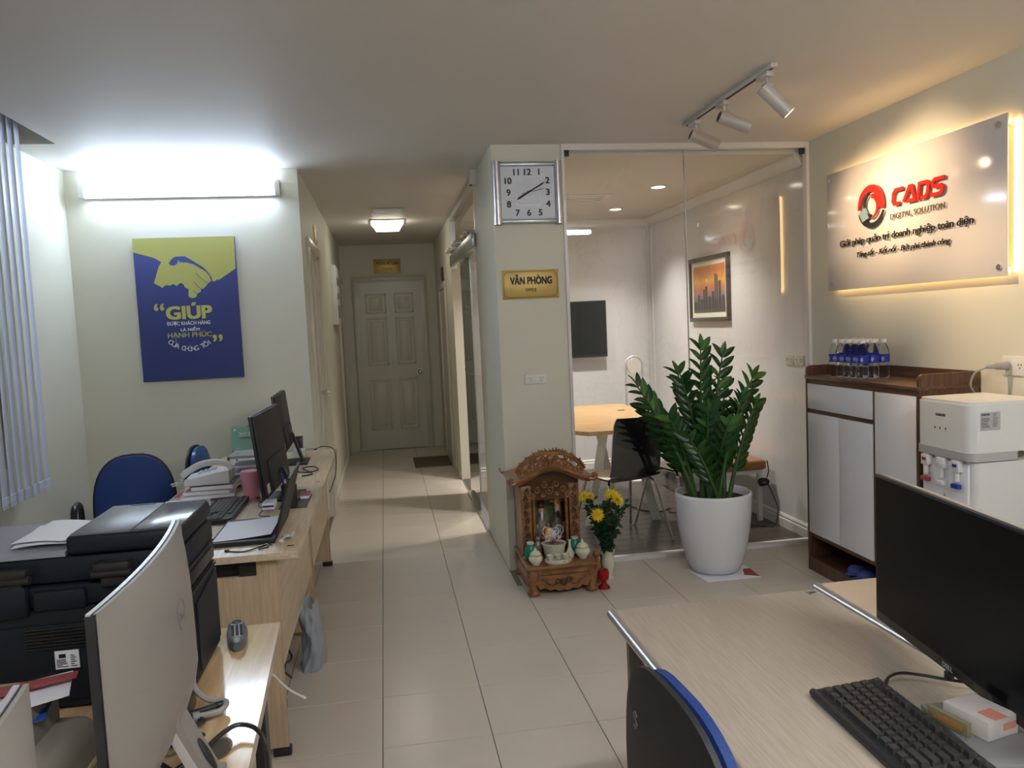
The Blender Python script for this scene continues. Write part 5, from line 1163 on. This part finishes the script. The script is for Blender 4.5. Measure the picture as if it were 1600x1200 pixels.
# beige device and papers behind the monitors
t = thing('desk_device', 'rounded beige device between the two pale monitors', 'device', (-.55, -1.52, .75))
obj('body', MB().box(-.66, -.44, -1.64, -1.34, .75, .865, bev=.03, seg=4), M['beige'], t, world=True)
obj('light_trim', MB().box(-.455, -.437, -1.62, -1.36, .79, .80, bev=.003), M['offwhite'], t, world=True)
for nm, lab, mt, q, z, tt in (('red_folder', 'dark red folder leaning over the beige device', M['red'], [(-.60, -1.46), (-.455, -1.392), (-.46, -1.37), (-.62, -1.425)], .944, .004), ('paper_sheet', 'white sheet under the dark red folder', M['paper'], [(-.60, -1.53), (-.45, -1.44), (-.48, -1.34), (-.66, -1.42)], .935, .002), ('blue_leaflet', 'bright blue leaflet under the white sheet by the printer', mat('leaflet_blue', (.02, .09, .45), .4), [(-.55, -1.50), (-.485, -1.45), (-.50, -1.38), (-.60, -1.44)], .905, .002)):
    o = obj(nm, MB().slab([(x, y, z-.866) for x, y in q], (0, 0, tt)), mt, smooth=None, loc=(0, 0, .866)); tag(o, lab, 'folder' if 'folder' in nm else 'paper')
t = thing('book_stack', 'pile of dull papers on top of the beige device', 'papers', (-.57, -1.44, .865))
obj('paper_pile', MB().box(-.64, -.50, -1.52, -1.36, .865, .934), M['beige'], t, world=True); obj('cover_sheet', MB().box(-.64, -.50, -1.52, -1.36, .9015, .903), M['paper'], t, world=True)
rm = thing('remote_control', 'dark grey remote control on the corner of the birch desk', 'remote control', (-.318, -.765, .7505), math.radians(11))
b = MB(); rings = []
for k in range(15):
    q = k/14; y = -.095+.19*q; w_ = (.0225+.005*math.cos(q*PI*2+PI)*.6)*(math.sin(min(1, q*6+.35)*PI/2))*(math.sin(min(1, (1-q)*6+.35)*PI/2)); h = .022-.008*q
    rings.append([b.bm.verts.new((w_*math.cos(a)*1.0, y, .002+max(0, h*(.45+.55*math.sin(a))))) for a in [j*2*PI/14 for j in range(14)]])
for A_, B_ in zip(rings, rings[1:]):
    for j in range(14): b.bm.faces.new((A_[j], A_[(j+1) % 14], B_[(j+1) % 14], B_[j]))
b.bm.faces.new(rings[0]); b.bm.faces.new(rings[-1][::-1])
obj('case', b, mat('remote_grey', (.10, .108, .12), .3), rm, 60)
obj('face_plate', MB().slab([(-.012, -.055, .0218), (.012, -.055, .0218), (.0145, .072, .0168), (-.0145, .072, .0168)], (0, 0, .0012)), mat('remote_face', (.22, .24, .27), .3), rm, smooth=None)
kb = MB()
for r_ in range(8):
    for c in range(3): kb.box(-.0135+c*.010, -.0065+c*.010, -.048+r_*.011, -.043+r_*.011, .0215-.0004*r_, .0250-.0004*r_, bev=.0008)
o = obj('button', kb, M['ink'], rm); o['kind'] = 'stuff'
obj('ring_button', MB().tube([(.011*math.cos(a), .060+.009*math.sin(a), .0195) for a in [k*PI/8 for k in range(16)]], .0022, 6, 1, closed=True), M['ink'], rm)
for k, (lab, pts, r, mt) in enumerate((
    ('black cable looping over the birch desk grommet', [(-.33, -1.42, .757), (-.28, -1.36, .764), (-.25, -1.30, .768), (-.225, -1.27, .766), (-.188, -1.29, .760), (-.172, -1.31, .72), (-.172, -1.33, .60)], .0045, M['black']),
    ('grey cable curling beside the printer behind the curved monitor', [(-.352, -1.12, .90), (-.33, -1.13, .86), (-.335, -1.14, .80), (-.31, -1.15, .770), (-.27, -1.16, .764), (-.275, -1.20, .764), (-.31, -1.21, .764)], .006, M['coral']),
    ('tangled black cables under the nearer pale monitor', [(-.40, -1.30, .758), (-.33, -1.26, .765), (-.30, -1.22, .758), (-.35, -1.22, .77), (-.38, -1.28, .76), (-.31, -1.33, .77), (-.29, -1.28, .76), (-.36, -1.33, .758), (-.30, -1.42, .765)], .0045, M['black']),
    ('short dark cable with plug pointing at the printer', [(-.42, -1.25, .758), (-.36, -1.21, .763), (-.31, -1.19, .766), (-.285, -1.175, .765)], .005, M['black']))):
    t = thing('cable', lab, 'cable', pts[0]); obj('cord', MB().tube(pts, r, 7, 5), mt, t, world=True); e = Vector(pts[-1]); e2 = Vector(pts[-2]); obj('cord_end', MB().cyl(e, e+(e-e2).normalized()*.012, r*1.5, seg=10), mt, t, world=True); t.location.z += .004
t = thing('power_adapter', 'black power adapter on the birch desk behind the curved monitor', 'adapter', (-.37, -1.17, .75)); obj('adapter', MB().box(-.40, -.335, -1.20, -1.12, .75, .785, bev=.008), M['black'], t, world=True); obj('plug_lead', MB().tube([(-.37, -1.12, .77), (-.365, -1.10, .80), (-.362, -1.09, .84)], .004, 7), M['black'], t, world=True)
t = thing('white_cable', 'loose white cable hanging off the birch desk corner', 'cable', (-.24, -.72, .6)); obj('cord', MB().tube([(-.256, -.735, .650), (-.254, -.72, .632), (-.246, -.70, .612), (-.235, -.66, .573), (-.215, -.63, .535), (-.194, -.60, .504)], .0032, 7), M['white'], t, world=True); obj('cord_end', MB().cyl((-.194, -.60, .504), (-.186, -.59, .494), .004, seg=8), M['white'], t, world=True)

# ---------------------------------------------------------------- things on the left desks
def flat_monitor(label, c, ang, W, z0, z1, zd, tilt=-.10, grp='black flat monitors', screen_front=True):
    """local +x = back; stand on desk height zd"""
    t = thing('flat_monitor', label, 'monitor', (c[0], c[1], zd), ang, grp)
    h0, h1 = z0-zd, z1-zd; R = Matrix.Translation((0, 0, h0)) @ Matrix.Rotation(tilt, 4, 'Y') @ Matrix.Translation((0, 0, -h0)); X2 = lambda b: b.xf(R)
    obj('front_frame', X2(MB().box(-.012, .0, -W/2, W/2, h0, h1, bev=.002)), M['black'], t)
    obj('screen', X2(MB().box(-.0128, -.0118, -W/2+.009, W/2-.009, h0+.020, h1-.008)), M['screen'], t)
    obj('back_shell', X2(MB().box(0, .012, -W/2+.004, W/2-.004, h0+.003, h1-.003, bev=.005).box(.006, .026, -W*.30, W*.30, h0+.015, h0+(h1-h0)*.42, bev=.009)), M['blackm'], t)
    obj('port_sticker', X2(MB().box(.012, .0135, -W*.45, -W*.36, h0+.02, h0+.06)), M['offwhite'], t)
    obj('stand_neck', MB().slab([(.022, -.025, h0+.09), (.022, .025, h0+.09), (.075, .025, .006), (.075, -.025, .006)], (.014, 0, .004)), M['black'], t, smooth=None)
    obj('stand_base', MB().box(-.06, .115, -.11, .11, 0, .010, bev=.003), M['blackm'], t)
    return t
flat_monitor('nearer of the two black monitors on the left desks, sticker low on its back', (-.440, .97), math.radians(-2.5), .60, .80, 1.165, .75)
flat_monitor('farther of the two black monitors on the left desks', (-.505, 1.955), math.radians(1), .53, .835, 1.168, .75)
def keyboard(label, origin, rz, W=.44, D=.143, sep=True, g=None):
    """local x along the keys, y away from the typist, origin at front-left corner"""
    t = thing('keyboard', label, 'keyboard', origin, rz, g)
    sl = lambda y: .010+.012*y/D
    b = MB(); nn = 16
    P_ = [(0.006, .0), (W-.006, .0), (W, .008), (W, D-.004), (W-.004, D), (.004, D), (0, D-.004), (0, .008)]
    A_ = [b.bm.verts.new((x, y, 0)) for x, y in P_]; B_ = [b.bm.verts.new((x, y, sl(y))) for x, y in P_]
    b.bm.faces.new(A_); b.bm.faces.new(B_)
    for k in range(8): b.bm.faces.new((A_[k], A_[(k+1) % 8], B_[(k+1) % 8], B_[k]))
    b.tube([(.004, .004, .009), (W-.004, .004, .009)], .0075, 10, 1)
    obj('key_tray', b, M['black'], t, 30)
    u = (W-.02)/22.6; rows = []
    y0 = .019; ph = .0188
    def row(r, xs): rows.append((r, xs))
    main = [[1.25, 1.25, 1.25, 6.25, 1.25, 1.25, 1.25, 1.25], [2.25]+[1]*10+[2.75], [1.75]+[1]*11+[2.25], [1.5]+[1]*12+[1.5], [1]*13+[2], None]
    boxes = []
    for r in range(5):
        x = .01
        for w_ in main[r]: boxes.append((x, y0+r*ph, w_*u)); x += w_*u
        if r in (3, 4):
            for k in range(3): boxes.append((.01+(15.25+k)*u, y0+r*ph, u))
        if r == 0:
            for k in range(3): boxes.append((.01+(15.25+k)*u, y0, u))
        if r == 1: boxes.append((.01+16.25*u, y0+ph, u))
        for k in range(4):
            if r == 0 and k == 1: continue
            boxes.append((.01+(18.5+k)*u, y0+r*ph, u*(2 if (r == 0 and k == 0) else 1)))
    for k in [0, 2, 3, 4, 5, 6.5, 7.5, 8.5, 9.5, 11, 12, 13, 14, 15.25, 16.25, 17.25]: boxes.append((.01+k*u, y0+5*ph+.007, u))
    unit = {}
    if sep:
        for x, y, w_ in boxes:
            kk = round(w_/u, 2)
            if kk not in unit:
                q = MB(); a0, a1 = .0008, w_-.0008; g_ = .003
                lo = [q.bm.verts.new(p) for p in ((a0, 0, 0), (a1, 0, 0), (a1, .0175, 0), (a0, .0175, 0))]; hi = [q.bm.verts.new(p) for p in ((a0+g_, .0026, .0100), (a1-g_, .0022, .0100), (a1-g_, .0140, .0110), (a0+g_, .0140, .0110))]
                q.bm.faces.new(hi)
                for k in range(4): q.bm.faces.new((lo[k], lo[(k+1) % 4], hi[(k+1) % 4], hi[k]))
                unit[kk] = q.mesh('key', M['key'])
            o = bpy.data.objects.new('key', unit[kk]); col.objects.link(o); o.parent = t; o.location = (x, y, sl(y)-.001)
    else:
        q = MB()
        for x, y, w_ in boxes: q.box(x+.001, x+w_-.001, y, y+.016, sl(y)-.001, sl(y)+.006)
        o = obj('key', q, M['key'], t); o['kind'] = 'stuff'
    return t
M['key'] = mat('key_plastic', (.045, .043, .042), .25)
keyboard('black keyboard on the nearer left desk beside the laptop', (-.715, .945, .751), math.radians(-90), .44, .15, False)
lt = thing('laptop', 'open black laptop with a white sheet on its keyboard', 'laptop', (-.46, .31, .75))
obj('base', MB().box(-.575, -.345, .13, .49, .751, .768, bev=.003), M['blackm'], lt, world=True)
obj('lid', MB().slab([(-.345, .13, .765), (-.345, .49, .765), (-.285, .49, .985), (-.285, .13, .985)], (.008, 0, .001)), M['blackm'], lt, smooth=None, world=True)
obj('screen', MB().slab([(-.3455, .14, .775), (-.3455, .48, .775), (-.2875, .48, .975), (-.2875, .14, .975)], (-.0006, 0, 0)), M['screen'], lt, smooth=None, world=True)
o = obj('paper_sheet', MB().grid(lambda u, v: (-.565+.205*u, .150+.30*v+.01*u, .7695+.010*u*u), 6, 3), M['paper']); tag(o, 'white sheet lying on the open laptop', 'paper')
def papers(nm, lab, cat, x0, x1, y0, y1, z0, h, mt, rz=0, edge=None):
    t = thing(nm, lab, cat, ((x0+x1)/2, (y0+y1)/2, z0), rz); a, b_ = (x1-x0)/2, (y1-y0)/2
    obj('cover', MB().box(-a, a, -b_, b_, h*.8, h, bev=min(.001, h*.1)), mt, t); obj('pages', MB().box(-a+.003, a-.002, -b_+.002, b_-.002, 0, h*.8), edge or M['paper'], t); return t
papers('red_folder', 'dull red folder lying open on the left desks behind the keyboard', 'folder', -.98+.04, -.70, 1.12, 1.58, .75, .006, M['red'])
papers('paper_stack', 'loose white papers behind the printer on the nearer left desk', 'papers', -.93, -.735, .80, 1.06, .75, .006, M['paper'], .2)
papers('book', 'cream paged book under the telephone, lowest of the pile', 'book', -.90, -.66, 1.02, 1.28, .757, .018, mat('cream_cover', (.55, .50, .42), .5), .12)
papers('book', 'pink edged pad under the telephone, second in the pile', 'book', -.87, -.66, 1.03, 1.27, .776, .018, mat('pink_pad', (.60, .35, .36), .5), -.05)
papers('binder', 'black bound diary directly under the telephone', 'binder', -.845, -.655, 1.04, 1.27, .795, .022, M['black'], .03)
ph = thing('telephone', 'white desk telephone resting on a pile of books', 'telephone', (-.77, 1.15, .818), .05)
obj('body', MB().slab([(-.105, -.10, 0), (.095, -.10, 0), (.095, .10, 0), (-.105, .10, 0)], (0, 0, .012)).slab([(-.105, -.10, .012), (-.105, .10, .012), (.095, .10, .012), (.095, -.10, .012)], (0.0, 0, .001)).prism([(-.105, .012), (.095, .012), (.095, .058), (.05, .055), (-.105, .026)], frame_m((0, -.10, 0), (1, 0, 0), (0, 0, 1), (0, 1, 0)), .20), M['white'], ph, smooth=None)
kp = MB()
for i in range(3):
    for j in range(4): kp.box(-.06+j*.022, -.046+j*.022, .02+i*.022, .034+i*.022, .036+j*.0045, .043+j*.0045, bev=.001)
o = obj('keypad', kp, M['silver'], ph); o['kind'] = 'stuff'
obj('handset', MB().tube([(-.115, -.070, .045), (-.09, -.070, .065), (-.03, -.070, .095), (.04, -.070, .10), (.085, -.070, .088), (.11, -.070, .065)], .015, 12, 4), M['white'], ph)
pts = [(-.12-.03*k/20+.008*math.cos(k*1.6), -.06+.05*math.sin(k/12), .035-.035*min(1, k/14)+.008*math.sin(k*1.6)) for k in range(34)]
obj('coiled_cord', MB().tube(pts, .0025, 6, 2), M['white'], ph)
lr = thing('letter_tray', 'grey metal letter tray standing behind the pink tumbler', 'tray', (-.57, 1.31, .75))
b = MB(); b.box(-.718, -.706, 1.22, 1.226, .75, .905).box(-.49, -.478, 1.22, 1.226, .75, .905).box(-.718, -.478, 1.22, 1.226, .895, .907).box(-.718, -.706, 1.44, 1.446, .75, .905).box(-.49, -.478, 1.44, 1.446, .75, .905).box(-.718, -.478, 1.22, 1.446, .903, .907)
obj('frame', b, M['steel'], lr, world=True)
for z in (.76, .80, .845): obj('shelf', MB().box(-.716, -.48, 1.222, 1.444, z, z+.003), M['silver'], lr, world=True)
obj('papers', MB().box(-.705, -.495, 1.23, 1.44, .848, .858).box(-.705, -.495, 1.23, 1.44, .803, .822), M['paper'], lr, world=True)
lr.location.y += .07
tb_ = thing('tumbler', 'pink plastic tumbler with lid between telephone and monitor', 'cup', (-.565, 1.02, .75))
obj('cup', MB().lathe([(0, 0), (.036, 0), (.038, .004), (.043, .10)], seg=28), M['pink'], tb_, 60); obj('lid', MB().lathe([(.046, .10), (.047, .118), (.044, .126), (.040, .128), (0, .120)], seg=28), M['pink'], tb_, 60)
cl = thing('desk_calendar', 'green 2025 desk calendar standing against the poster wall', 'calendar', (-.79, 2.36, .75))
obj('page', MB().slab([(-.90, 2.385, .78), (-.69, 2.385, .78), (-.69, 2.40, .935), (-.90, 2.40, .935)], (0, .003, 0)), M['gcal'], cl, smooth=None, world=True)
obj('stand_foot', MB().slab([(-.90, 2.345, .75), (-.69, 2.345, .75), (-.69, 2.385, .785), (-.90, 2.385, .785)], (0, .003, 0)), M['ink'], cl, smooth=None, world=True)
text('lettering', '2025', M['inkw'], cl, (-.855, 2.3885, .872), X_, Z_, .095, .026, .001, .04)
text('lettering', 'CALENDAR', M['ink'], cl, (-.845, 2.387, .858), X_, Z_, .075, .008, .001, .01)
obj('binding', MB().cyl((-.80, 2.392, .937), (-.70, 2.392, .937), .006, seg=10), mat('copper_ring', (.40, .20, .12), .4), cl, world=True)
obj('print_marks', MB().box(-.885, -.872, 2.392, 2.396, .908, .920).box(-.875, -.85, 2.384, 2.386, .795, .800), M['inkw'], cl, world=True)
pc_ = thing('pen_cup', 'black pen cup behind the open laptop screen', 'cup', (-.362, .76, .75))
obj('cup', MB().lathe([(0, 0), (.032, 0), (.034, .095), (.031, .095), (.030, .004), (0, .004)], seg=24), M['blackm'], pc_, 60)
for k, (dx, dy, mt) in enumerate(((.01, 0, M['silver']), (-.015, .01, M['lblue']), (.0, -.012, M['ink']))): obj('pen', MB().cyl((dx*.6, dy*.6, .006), (dx*2.2, dy*2, .145), .004, seg=8), mt, pc_)
mp = thing('desk_pad', 'black pad beside the pen cup on the nearer left desk', 'pad', (-.345, .88, .75)); obj('pad', MB().box(-.405, -.285, .70, .98, .750, .7508), M['black'], mp, world=True); obj('pad_edge', MB().box(-.407, -.283, .698, .702, .75, .7515), M['blackm'], mp, world=True)
papers('red_notebook', 'small red notebook on the black pad by the pen cup', 'notebook', -.335, -.290, .88, .98, .752, .016, M['red'])
wb = thing('pill_box', 'small white box standing under the nearer black monitor', 'box', (-.44, .70, .76)); obj('box', MB().box(-.465, -.415, .66, .75, .761, .79, bev=.002), M['paper'], wb, world=True); obj('flap', MB().box(-.463, -.417, .659, .662, .772, .780), M['lblue'], wb, world=True)
er = thing('earphones', 'tangled white earphones on the desk corner beside the laptop', 'earphones', (-.325, .19, .75)); er['x'] = 0; del er['x']
r9 = random.Random(4); obj('cord', MB().tube([(-.325+r9.uniform(-.022, .022), .19+r9.uniform(-.05, .05), .754+r9.uniform(0, .014)) for _ in range(22)], .0022, 6, 4), M['white'], er, world=True)
er.location = (-.305, .19, .7505)
obj('ear_bud', MB().sph((-.345, .13, .757), .007, seg=8).sph((-.34, .13, .757), .007, seg=8), M['white'], er, world=True)
for k, (lab, pts, r) in enumerate((
    ('black cables bunched at the near edge of the laptop', [(-.50, .07, .753), (-.44, .045, .753), (-.40, .075, .755), (-.37, .10, .758), (-.36, .07, .755), (-.39, .055, .756), (-.37, .12, .754), (-.35, .09, .756)], .0028),
    ('thin black cable arching off the far desk edge beside the hallway', [(-.36, 2.10, .80), (-.32, 2.1, .815), (-.26, 2.05, .81), (-.235, 1.98, .78), (-.232, 1.92, .72), (-.24, 1.85, .66), (-.265, 1.75, .60)], .003),
    ('black cable curled behind the stand of the farther black monitor', [(-.42, 1.60, .755), (-.36, 1.55, .757), (-.31, 1.62, .756), (-.34, 1.72, .758), (-.40, 1.70, .756), (-.33, 1.5, .757), (-.38, 1.45, .756)], .0035),
    ('thin cable lying behind the nearer left keyboard', [(-.53, .98, .753), (-.51, .90, .76), (-.50, .78, .757), (-.47, .72, .755), (-.47, .60, .754), (-.42, .56, .755)], .0022))):
    t = thing('cable', lab, 'cable', pts[0]); obj('cord', MB().tube(pts, r, 7, 5), M['black'], t, world=True); e = Vector(pts[0]); obj('plug', MB().box(e.x-.008, e.x+.008, e.y-.005, e.y+.005, e.z-.003, e.z+.005, bev=.001), M['black'], t, world=True)
ad = thing('power_adapter', 'pale adapter and plug behind the farther black monitor', 'adapter', (-.46, 2.15, .75)); obj('adapter', MB().box(-.50, -.43, 2.10, 2.20, .75, .80, bev=.006), M['white'], ad, world=True); obj('plug_lead', MB().tube([(-.43, 2.12, .79), (-.39, 2.11, .805), (-.355, 2.10, .80)], .004, 6), M['silver'], ad, world=True)
ex = thing('black_box', 'small black box beside the pale adapter behind the farther black monitor', 'box', (-.45, 1.72, .75)); obj('box', MB().box(-.49, -.45, 2.225, 2.28, .75, .86, bev=.003), M['black'], ex, world=True); obj('box_lid', MB().box(-.492, -.448, 2.223, 2.282, .86, .866, bev=.002), M['blackm'], ex, world=True)
# under the desks
bg = thing('plastic_bag', 'crumpled grey plastic bag standing on the floor beside the left desk', 'bag', (-.315, .80, 0))
def bagf(u, v):
    a = u*2*PI; n_ = .006*math.sin(5*a+7*v)+.004*math.sin(11*a-14*v); w_ = (.068-.010*v)*(1-.15*math.sin(v*PI*.9)**8)
    return ((w_*.75+n_)*math.cos(a)+.012*math.sin(v*4), (w_*1.25+n_)*math.sin(a)-.02*v, .002+.30*v+.012*math.sin(4*a+2)*v)
obj('bag_film', MB().grid(bagf, 36, 18), M['bag'], bg, 60); obj('bag_content', MB().sph((0, 0, .075), .045, (.7, 1, 1.6), 12), mat('brown_content', (.20, .14, .10), .7), bg)
us = thing('computer_case', 'dark computer case in the gap under the nearer left desk', 'computer', (-.55, .75, 0))
obj('case', MB().box(-.62, -.45, .55, .95, .0, .38, bev=.005), M['black'], us, world=True); obj('front_panel', MB().box(-.61, -.46, .545, .552, .01, .37, bev=.002), M['blackm'], us, world=True)
uc = thing('cable', 'dangling tangle of black cables under the nearer left desk', 'cable', (-.42, .50, .3)); r10 = random.Random(6)
obj('cord', MB().tube([(-.40+r10.uniform(-.05, .04), .45+r10.uniform(-.14, .16), .06+.40*abs(math.sin(k*.7))*r10.uniform(.5, 1)) for k in range(26)], .005, 6, 4), M['black'], uc, world=True); obj('plug', MB().box(-.41, -.38, .36, .42, 0, .035, bev=.004), M['black'], uc, world=True)

# ---------------------------------------------------------------- lower right desk
keyboard('black full-size keyboard in the lower right foreground', (.873, -1.395, .751), math.radians(-92.6), .445, .143, True)
BMx = Vector((1.131-1.198, -1.633+1.141)).normalized(); P1 = Vector((1.198, -1.141)); Wm = .612; cmid = P1+BMx*Wm/2
angm = math.atan2(BMx.x, -BMx.y)     # yaw of the panel
bm_ = thing('flat_monitor', 'large black monitor at the right picture edge, by the keyboard', 'monitor', (cmid.x, cmid.y, .7525), angm, 'black flat monitors')
h0, h1 = .0275, .3695
obj('front_frame', MB().box(-.010, .004, -Wm/2, Wm/2, h0, h1, bev=.002), M['black'], bm_)
obj('top_edge_highlight', MB().box(-.004, .008, -Wm/2+.002, Wm/2-.002, h1-.0012, h1+.0012, bev=.0005), M['champ2'], bm_)  # pale strip paints the highlight along the lit top of the black bezel
obj('screen', MB().box(-.0108, -.0098, -Wm/2+.006, Wm/2-.006, h0+.022, h1-.006), M['screen'], bm_)
obj('back_shell', MB().box(.004, .022, -Wm/2+.004, Wm/2-.004, h0+.003, h1-.003, bev=.006).box(.018, .05, -.16, .16, h0+.06, h1-.06, bev=.015), M['blackm'], bm_)
text('lettering', 'DELL', M['silver'], bm_, (-.0112, .012+.02, h0+.006), (0, -1, 0), Z_, .034, .010, .0006, .03, world=False)
obj('stand_neck', MB().box(.03, .07, -.135, -.075, .008, .28, bev=.006), M['silver'], bm_)
obj('stand_plate', MB().box(-.11, .10, -.275, -.065, 0, .010, bev=.003), mat('grey_stand_plate', (.30, .30, .30), .35, metal=.3), bm_)
for s_ in (1,): obj('cable_clip', MB().box(-.018, -.006, -.002, .018, h0-.012, h0+.004, bev=.003), M['black'], bm_)
acr_ = obj('clear_holder', MB().grid(lambda u, v: (-.014-.012*v, -.090-.055*u, .012+.046*v), 1, 1), M['clear'], bm_, smooth=None)
nb = thing('card_box', 'white and pink small carton on the grey monitor stand plate', 'box', (1.082, -1.592, .7632), math.radians(12))
obj('carton', MB().box(-.036, .036, -.044, .044, 0, .034, bev=.001), mat('carton_white', (.68, .62, .60), .5, var=.06, scale=40), nb)
obj('carton_print', MB().box(-.020, .012, -.044, -.010, .0341, .0345).box(.0, .03, -.0445, -.0441, .012, .024), mat('carton_pink', (.70, .28, .22), .5), nb)
gh = thing('gold_name_holder', 'small gold and clear acrylic block before the white carton', 'holder', (1.030, -1.582, .7632), math.radians(12))
obj('acrylic_block', MB().box(-.006, .004, -.040, .040, 0, .024, bev=.001), mat('gold_tint_acrylic', (.42, .38, .20), .1, trans=.4), gh)
obj('printed_strip', MB().box(-.0066, -.0060, -.030, .028, .008, .016), mat('orange_print', (.50, .20, .06), .5), gh)
kc = thing('keyboard_cable', 'black cable from the keyboard to under the large monitor', 'cable', (1.02, -1.41, .76)); pts = [(1.012, -1.425, .765), (1.035, -1.405, .772), (1.065, -1.398, .775), (1.10, -1.408, .772), (1.14, -1.43, .768), (1.19, -1.45, .762)]
obj('cord', MB().tube(pts, .003, 7, 6), M['black'], kc, world=True); obj('strain_relief', MB().cyl(pts[0], pts[1], .0045, .003, 8), M['black'], kc, world=True)
flat_monitor('black monitor cut off by the right picture edge, below the dispenser', (2.02, -1.04), math.radians(115), .50, .80, 1.115, .75, 0)
